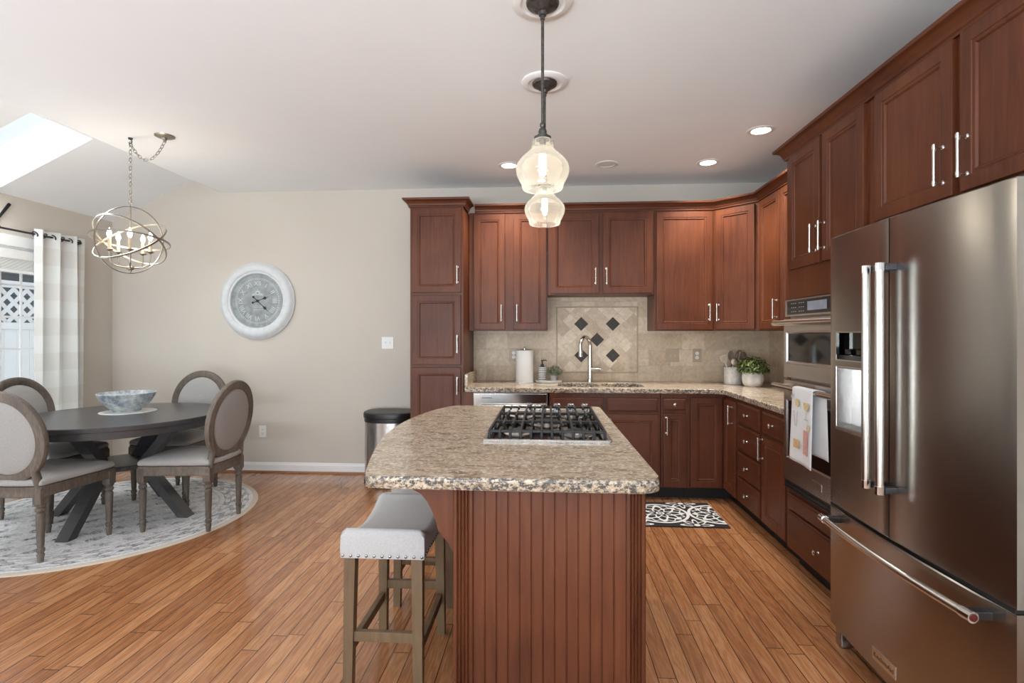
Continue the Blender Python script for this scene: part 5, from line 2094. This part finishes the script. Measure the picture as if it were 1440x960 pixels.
# ------------------------------------------------------------------ chandelier
HX, HY = -2.985, 3.644
OC = Vector((0, 0, 2.035 - ZC))
ch = thing('orb_chandelier', 'silver orb chandelier with candle bulbs hung on a swagged chain', 'chandelier', (HX, HY, ZC))
mb = MB()
mb.lathe([(0, -0.030), (0.014, -0.030), (0.020, -0.018), (0.050, -0.012), (0.064, -0.006), (0.066, 0.0), (0, 0.0)], 36, Matrix.Translation((0.275, -0.022, 0)))
mb.lathe([(0.010, -0.045), (0.010, -0.030)], 12, Matrix.Translation((0.275, -0.022, 0)))
mb.build('canopy', M['silver'], ch)
mb = MB()
mb.lathe([(0.006, -0.012), (0.014, -0.010), (0.015, 0)], 14)
mb.tube([(0, 0, -0.01), (0.012, 0, -0.022), (0.010, 0, -0.038), (-0.004, 0, -0.042), (-0.012, 0, -0.032)], 0.0035, 8)
mb.build('swag_hook', M['gun'], ch)


def chain(pts, name):
    mb = MB()
    P = [Vector(p) for p in pts]
    # resample
    seg = [(P[i + 1] - P[i]).length for i in range(len(P) - 1)]
    tot = sum(seg)
    nl = max(2, int(tot / 0.027))
    for k in range(nl):
        s = (k + 0.5) / nl * tot
        i = 0
        while i < len(seg) - 1 and s > seg[i]:
            s -= seg[i]
            i += 1
        c = P[i].lerp(P[i + 1], min(1, s / seg[i]))
        d = (P[i + 1] - P[i]).normalized()
        qm = d.to_track_quat('X', 'Z' if k % 2 else 'Y').to_matrix()
        a, b = 0.0185, 0.0095
        mb.tube([c + qm @ Vector((a * math.cos(2 * PI * t / 14), b * math.sin(2 * PI * t / 14), 0)) for t in range(14)], 0.0023, 6, closed=True)
    return mb.build(name, M['silver'], ch)


chain([(0, 0, -0.03), (0, 0, OC.z + 0.275)], 'chain')
sw = []
for k in range(13):
    u = k / 12
    sw.append((0.275 * u, -0.022 * u, -0.04 - 0.125 * (1 - (2 * u - 1) ** 2)))
chain(sw, 'swag_chain')
RO = 0.243
vd = Vector((HX, HY, 0)).normalized()          # from the camera's side of the room
rt = Vector((vd.y, -vd.x, 0))


def orb_ring(tilt_view, tilt_up, r, start=Vector((0, 0, 1))):
    n = start.copy()
    n.rotate(Matrix.Rotation(tilt_up, 3, rt))
    n.rotate(Matrix.Rotation(tilt_view, 3, vd))
    a = n.orthogonal().normalized()
    b = n.cross(a)
    mb = MB()
    N = 72
    rr = []
    for k in range(N):
        t = 2 * PI * k / N
        d = a * math.cos(t) + b * math.sin(t)
        rr.append([OC + d * (r + dr) + n * dn for dr, dn in ((0.0025, 0.006), (0.0025, -0.006), (-0.0025, -0.006), (-0.0025, 0.006))])
    mb.rings(rr, loop=True)
    return mb.build('ring', M['silver'], ch, smooth=40)


orb_ring(R(5), R(-6), RO)
orb_ring(R(30), R(-24), RO - 0.002)
orb_ring(R(-30), R(26), RO - 0.004)
orb_ring(R(4), R(8), RO - 0.006, start=Matrix.Rotation(R(33), 3, 'Z') @ vd)
mb = MB()
mb.tube([OC + Vector((0, 0, 0.262)), OC + Vector((0, 0, -0.20))], 0.0055, 10)
mb.tube([OC + Vector((0.012 * math.cos(2 * PI * t / 16), 0, 0.268 + 0.014 * math.sin(2 * PI * t / 16))) for t in range(16)], 0.003, 6, closed=True)
mb.lathe([(0, -0.232), (0.008, -0.226), (0.008, -0.216), (0.022, -0.210), (0.026, -0.196), (0.020, -0.186), (0.006, -0.182)], 18, Matrix.Translation(OC))
mb.build('stem', M['silver'], ch)
for k in range(5):
    a = 2 * PI * k / 5 + R(20)
    d = Vector((math.cos(a), math.sin(a), 0))
    mb = MB()
    mb.tube([OC + d * 0.015 + Vector((0, 0, -0.198)), OC + d * 0.08 + Vector((0, 0, -0.192)), OC + d * 0.118 + Vector((0, 0, -0.172)), OC + d * 0.125 + Vector((0, 0, -0.13)), OC + d * 0.125 + Vector((0, 0, -0.085))], 0.0045, 10)
    c = OC + d * 0.125
    mb.lathe([(0.006, -0.092), (0.024, -0.082), (0.025, -0.078), (0.010, -0.080), (0, -0.080)], 18, Matrix.Translation(c))
    arm = mb.build('candle_arm', M['silver'], ch)
    mb = MB()
    mb.lathe([(0.0105, -0.0795), (0.0105, 0.0), (0.006, 0.003), (0, 0.003)], 14, Matrix.Translation(c))
    mb.build('candle_sleeve', M['candle'], arm)
    mb = MB()
    mb.lathe([(0.007, 0.003), (0.014, 0.020), (0.015, 0.032), (0.010, 0.050), (0.004, 0.066), (0, 0.072)], 16, Matrix.Translation(c))
    mb.build('bulb', M['flame'], arm)
l = bpy.data.lights.new('chandelier_lamp', 'POINT')
l.energy = 6
l.color = (1, 0.85, 0.65)
l.shadow_soft_size = 0.12
o = bpy.data.objects.new('chandelier_lamp', l)
COL.objects.link(o)
o.parent = ch
o.location = OC + Vector((0, 0, 0.06))

# ------------------------------------------------------------------ wall clock
ck2 = thing('wall_clock', 'large round whitewashed wall clock with Roman numerals', 'clock', (-2.848, YB - 0.001, 1.69))
FR = Matrix.Rotation(R(90), 4, 'X')
mb = MB()
mb.lathe([(0.25, 0.0), (0.372, 0.0), (0.380, 0.006), (0.380, 0.016), (0.372, 0.022), (0.366, 0.026), (0.352, 0.044), (0.328, 0.054), (0.304, 0.052), (0.290, 0.044), (0.286, 0.038), (0.278, 0.038), (0.270, 0.034), (0.266, 0.018), (0.264, 0.010)], 72, FR, cap1=False)
mb.build('frame', M['clockw'], ck2)
mb = MB()
mb.lathe([(0.265, 0.006), (0.265, 0.010), (0, 0.010)], 64, FR)
mb.build('dial', M['dial'], ck2)
mb = MB()
nums = ['XII', 'I', 'II', 'III', 'IIII', 'V', 'VI', 'VII', 'VIII', 'IX', 'X', 'XI']
for k, s_ in enumerate(nums):
    a = R(30 * k)
    T = Matrix.Translation((0.172 * math.sin(a), -0.0108, 0.172 * math.cos(a))) @ Matrix.Rotation(a, 4, 'Y') @ FR
    mb.text(s_, 0.062, T, 0.0006)
mb.build('numerals', M['dialw'], ck2, smooth=0)
mb = MB()
for (ra, rb) in ((0.212, 0.2145), (0.224, 0.226)):
    mb.lathe([(ra, 0.0102), (ra, 0.0114), (rb, 0.0114), (rb, 0.0102)], 64, FR, cap0=False, cap1=False)
for k in range(60):
    a = R(6 * k)
    mb2 = Matrix.Rotation(a, 4, 'Y')
    q = [mb2 @ Vector(p) for p in ((-0.0015, -0.0112, 0.2145), (0.0015, -0.0112, 0.2145), (0.0015, -0.0112, 0.224), (-0.0015, -0.0112, 0.224))]
    mb.face([mb.v(p) for p in q])
mb.build('minute_track', M['dialw'], ck2, smooth=0)
# small pale crest above the centre and faint script lines below
mb = MB()
for (cx, cz, r) in ((0, 0.078, 0.022), (-0.028, 0.066, 0.013), (0.028, 0.066, 0.013), (-0.048, 0.060, 0.009), (0.048, 0.060, 0.009), (0, 0.104, 0.008), (-0.018, 0.094, 0.008), (0.018, 0.094, 0.008)):
    mb.lathe([(r, 0.0102), (r * 0.9, 0.0116), (r * 0.55, 0.0116), (r * 0.5, 0.0102)], 20, Matrix.Translation((cx, 0, cz)) @ FR, cap0=False, cap1=False)
for (z, w_) in ((-0.050, 0.075), (-0.064, 0.060), (-0.088, 0.048)):
    mb.box(-w_, w_, -0.0112, -0.0102, z - 0.0016, z + 0.0016)
mb.build('crest', M['dialw'], ck2, smooth=0)


def hand(ang, L, w_, tail):
    T = Matrix.Rotation(R(ang), 4, 'Y')
    mb = MB(T)
    y0, y1 = -0.016, -0.0145
    poly = [(-0.0035, -tail), (0.0035, -tail), (0.003, L * 0.45), (w_, L * 0.68), (0.003, L * 0.78), (0.001, L), (-0.001, L), (-0.003, L * 0.78), (-w_, L * 0.68), (-0.003, L * 0.45)]
    a = [mb.v((x, y0, z)) for x, z in poly]
    b = [mb.v((x, y1, z)) for x, z in poly]
    mb.face(a)
    mb.face(b[::-1])
    for i in range(len(poly)):
        k = (i + 1) % len(poly)
        mb.face([a[i], a[k], b[k], b[i]])
    mb.lathe([(0.011, 0), (0.011, 0.0015)], 16, Matrix.Translation((0, -0.0145, -tail)) @ FR)
    return mb


mb = hand(70, 0.125, 0.017, 0.050)
mb.lathe([(0.013, 0.0103), (0.013, 0.019), (0, 0.020)], 20, FR)
mb.build('hour_hand', M['black'], ck2, smooth=0)
hand(133, 0.158, 0.014, 0.056).build('minute_hand', M['black'], ck2, smooth=0)
mb = MB()
mb.lathe([(0.266, 0.026), (0.266, 0.029), (0, 0.029)], 48, FR, cap0=True)
mb.build('clock_glass', M['glass'], ck2)

# ------------------------------------------------------------------ dining set
TCX, TCY = -3.17, 3.79
rug = MB()
N = 96
rr = []
for (r, z) in ((0, 0.008), (0.5, 0.008), (1.0, 0.008), (1.04, 0.008), (1.05, 0.004), (1.05, 0.0)):
    rr.append([(max(r, 1e-3) * math.cos(2 * PI * k / N), max(r, 1e-3) * math.sin(2 * PI * k / N), z) for k in range(N)])
rug.rings(rr)
tag(rug.build('round_rug', M['rug'], loc=(-3.325, 3.80, 0.0003)), 'round distressed grey and ivory rug under the dining table', 'rug')
RUGZ = 0.0085
tb = thing('dining_table', 'round charcoal wood dining table with angled pedestal legs', 'table', (TCX, TCY, RUGZ))
TT = 0.757
mb = MB()
mb.lathe([(0, TT - 0.034), (0.655, TT - 0.034), (0.668, TT - 0.030), (0.672, TT - 0.004), (0.668, TT), (0, TT)], 96)
mb.build('tabletop', M['tablewood'], tb, smooth=30)
mb = MB()
mb.lathe([(0.60, TT - 0.084), (0.640, TT - 0.084), (0.645, TT - 0.080), (0.650, TT - 0.0345), (0.60, TT - 0.0345)], 96, cap0=False, cap1=False)
mb.build('apron', M['tablewood'], tb, smooth=30)
mb = MB()
mb.lathe([(0, 0.375), (0.235, 0.375), (0.245, 0.380), (0.245, 0.405), (0.240, 0.410), (0, 0.410)], 64)
mb.build('pedestal_shelf', M['tablewood'], tb, smooth=30)
for k in range(4):
    a = R(-88 + 90 * k)
    d = Vector((math.cos(a), math.sin(a), 0))
    sd_ = Vector((-d.y, d.x, 0))
    mb = MB()
    w_ = 0.085
    th_ = 0.055

    def beam(r0, z0, r1, z1):
        p0 = d * r0 + Vector((0, 0, z0))
        p1 = d * r1 + Vector((0, 0, z1))
        q = lambda p: [p + sd_ * w_ / 2 + d * th_, p - sd_ * w_ / 2 + d * th_, p - sd_ * w_ / 2 - d * th_ * 0.35, p + sd_ * w_ / 2 - d * th_ * 0.35]
        mb.rings([q(p0), q(p1)])
    beam(0.47, 0.0, 0.150, 0.39)
    beam(0.150, 0.3905, 0.43, TT - 0.036)
    mb.build('leg', M['tablewood'], tb, smooth=0)
mb = MB()
for k in range(2):
    a = R(-88 + 90 * k)
    d = Vector((math.cos(a), math.sin(a), 0))
    mb.bar(d * -0.46 + Vector((0, 0, TT - 0.055)), d * 0.46 + Vector((0, 0, TT - 0.055)), 0.06, 0.037)
mb.build('top_brace', M['tablewood'], tb, smooth=0)

pm = MB()
pm.lathe([(0, 0), (0.185, 0), (0.187, 0.002), (0.185, 0.004), (0, 0.004)], 64)
tag(pm.build('placemat', M['white'], loc=(-3.215, 3.905, RUGZ + TT + 0.0003)), 'round white placemat under the bowl on the dining table', 'placemat')
bw = MB()
bw.lathe([(0.0, 0.006), (0.075, 0.006), (0.080, 0.0), (0.092, 0.0), (0.094, 0.008), (0.120, 0.030), (0.158, 0.068), (0.182, 0.108), (0.192, 0.138), (0.189, 0.141), (0.185, 0.138), (0.172, 0.104), (0.148, 0.066), (0.108, 0.030), (0.06, 0.016), (0, 0.014)], 64)
tag(bw.build('decorative_bowl', M['bowl'], loc=(-3.245, 3.925, RUGZ + TT + 0.0045)), 'blue and white patterned ceramic bowl on the dining table', 'bowl')


def make_chair(label):
    """front is +Y"""
    t = thing('dining_chair', label, 'chair', (0, 0, 0), 0, 'oval back chairs at the dining table')
    FX_, FY_, BXc, BYc = 0.222, 0.215, 0.180, -0.225
    plan = spline([(-BXc - 0.028, BYc - 0.02), (-0.232, 0.0), (-FX_ - 0.026, FY_ - 0.02), (-FX_ + 0.005, FY_ + 0.030), (0, FY_ + 0.052), (FX_ - 0.005, FY_ + 0.030), (FX_ + 0.026, FY_ - 0.02), (0.232, 0.0), (BXc + 0.028, BYc - 0.02)], 5) + [(0.1, BYc - 0.042), (0, BYc - 0.047), (-0.1, BYc - 0.042)]

    def ring(s, z):
        return [(x * s, y * s, z) for x, y in plan]
    mb = MB()
    mb.rings([ring(0.985, 0.388), ring(0.995, 0.392), ring(0.995, 0.406), ring(0.985, 0.410), ring(0.985, 0.432), ring(1.0, 0.440), ring(1.0, 0.450), ring(0.97, 0.454)])
    mb.build('seat_frame', M['chairwood'], t, smooth=40)
    mb = MB()
    mb.rings([ring(0.975, 0.4545), ring(1.005, 0.462), ring(1.005, 0.478), ring(0.97, 0.492), ring(0.85, 0.504), ring(0.6, 0.512), ring(0.25, 0.515), ring(0.02, 0.515)])
    mb.build('seat_cushion', M['linen'], t, smooth=60)
    legp = [(0.0, 0.0), (0.014, 0.0), (0.017, 0.03), (0.020, 0.045), (0.015, 0.055), (0.021, 0.066), (0.021, 0.082), (0.015, 0.088), (0.018, 0.10), (0.0235, 0.27), (0.024, 0.285), (0.017, 0.295), (0.026, 0.305), (0.026, 0.318), (0.019, 0.325), (0.027, 0.335), (0.030, 0.345)]
    for (x, y) in ((-FX_, FY_), (FX_, FY_), (-BXc, BYc), (BXc, BYc)):
        mb = MB()
        # shallow flutes on the shaft
        n = 24
        rr = []
        for (r, z) in legp:
            rr.append([(x + max(r, 1e-3) * (1 - (0.09 if (k % 4 == 0 and 0.095 < z < 0.28) else 0)) * math.cos(2 * PI * k / n), y + max(r, 1e-3) * (1 - (0.09 if (k % 4 == 0 and 0.095 < z < 0.28) else 0)) * math.sin(2 * PI * k / n), z) for k in range(n)])
        mb.rings(rr)
        mb.box(x - 0.027, x + 0.027, y - 0.027, y + 0.027, 0.345, 0.440, 0.004)
        mb.build('leg', M['chairwood'], t, smooth=40)
    # oval back, leaning
    lean = R(8)
    A, B = 0.238, 0.252
    cz = 0.745
    piv = Vector((0, BYc - 0.010, 0.44))

    def bk(x, z, y):
        # local plane coords -> leaned position; slight curve wraps the sitter
        yy = y + 0.10 * x * x
        v = Vector((x, yy, z - piv.z))
        v.rotate(Matrix.Rotation(lean, 3, 'X'))
        return v + piv
    mb = MB()
    N_ = 64
    rr = []
    sec = [(-0.030, -0.012), (-0.026, -0.018), (0.010, -0.020), (0.026, -0.016), (0.031, -0.006), (0.031, 0.008), (0.024, 0.017), (0.004, 0.020), (-0.022, 0.016), (-0.030, 0.010)]
    for k in range(N_):
        a = 2 * PI * k / N_
        row = []
        for (dr, dy) in sec:
            row.append(bk((A + dr) * math.cos(a), cz + (B + dr) * math.sin(a), dy))
        rr.append(row)
    mb.rings(rr, loop=True)
    # stiles from the rear legs into the oval
    for sg in (-1, 1):
        p = [Vector((sg * BXc, BYc, 0.42))]
        p.append(bk(sg * (BXc - 0.004), 0.49, 0))
        p.append(bk(sg * (BXc - 0.012), 0.545, 0))
        p.append(bk(sg * (A * 0.86), 0.61, 0))
        p.append(bk(sg * (A * 0.97), 0.69, 0))
        mb.tube(p, [0.026, 0.024, 0.023, 0.024, 0.020], 12, flat=(1.0, 0.85))
    mb.build('back_frame', M['chairwood'], t, smooth=45)
    mb = MB()
    rr = []
    for (s, dy) in ((0.02, -0.026), (0.5, -0.025), (0.85, -0.020), (0.97, -0.012), (1.0, -0.008), (1.0, 0.008), (0.97, 0.014), (0.8, 0.026), (0.4, 0.034), (0.02, 0.035)):
        rr.append([bk((A - 0.028) * s * math.cos(2 * PI * k / 48), cz + (B - 0.028) * s * math.sin(2 * PI * k / 48), dy) for k in range(48)])
    mb.rings(rr)
    mb.build('back_cushion', M['linen'], t, smooth=60)
    return t


c0 = make_chair('oval back dining chair facing the wall, nearest the camera at left')
c0.location = (-3.175, 3.205, RUGZ)
c0.rotation_euler = (0, 0, R(-1))
dup(c0, (-2.545, 3.70, RUGZ), R(90), 'oval back dining chair at the right side of the table, back toward the kitchen')
dup(c0, (-3.130, 4.345, RUGZ), R(178), 'oval back dining chair at the back wall side of the table')
dup(c0, (-3.745, 3.815, RUGZ), R(-92), 'oval back dining chair at the window side, in front of the curtain')
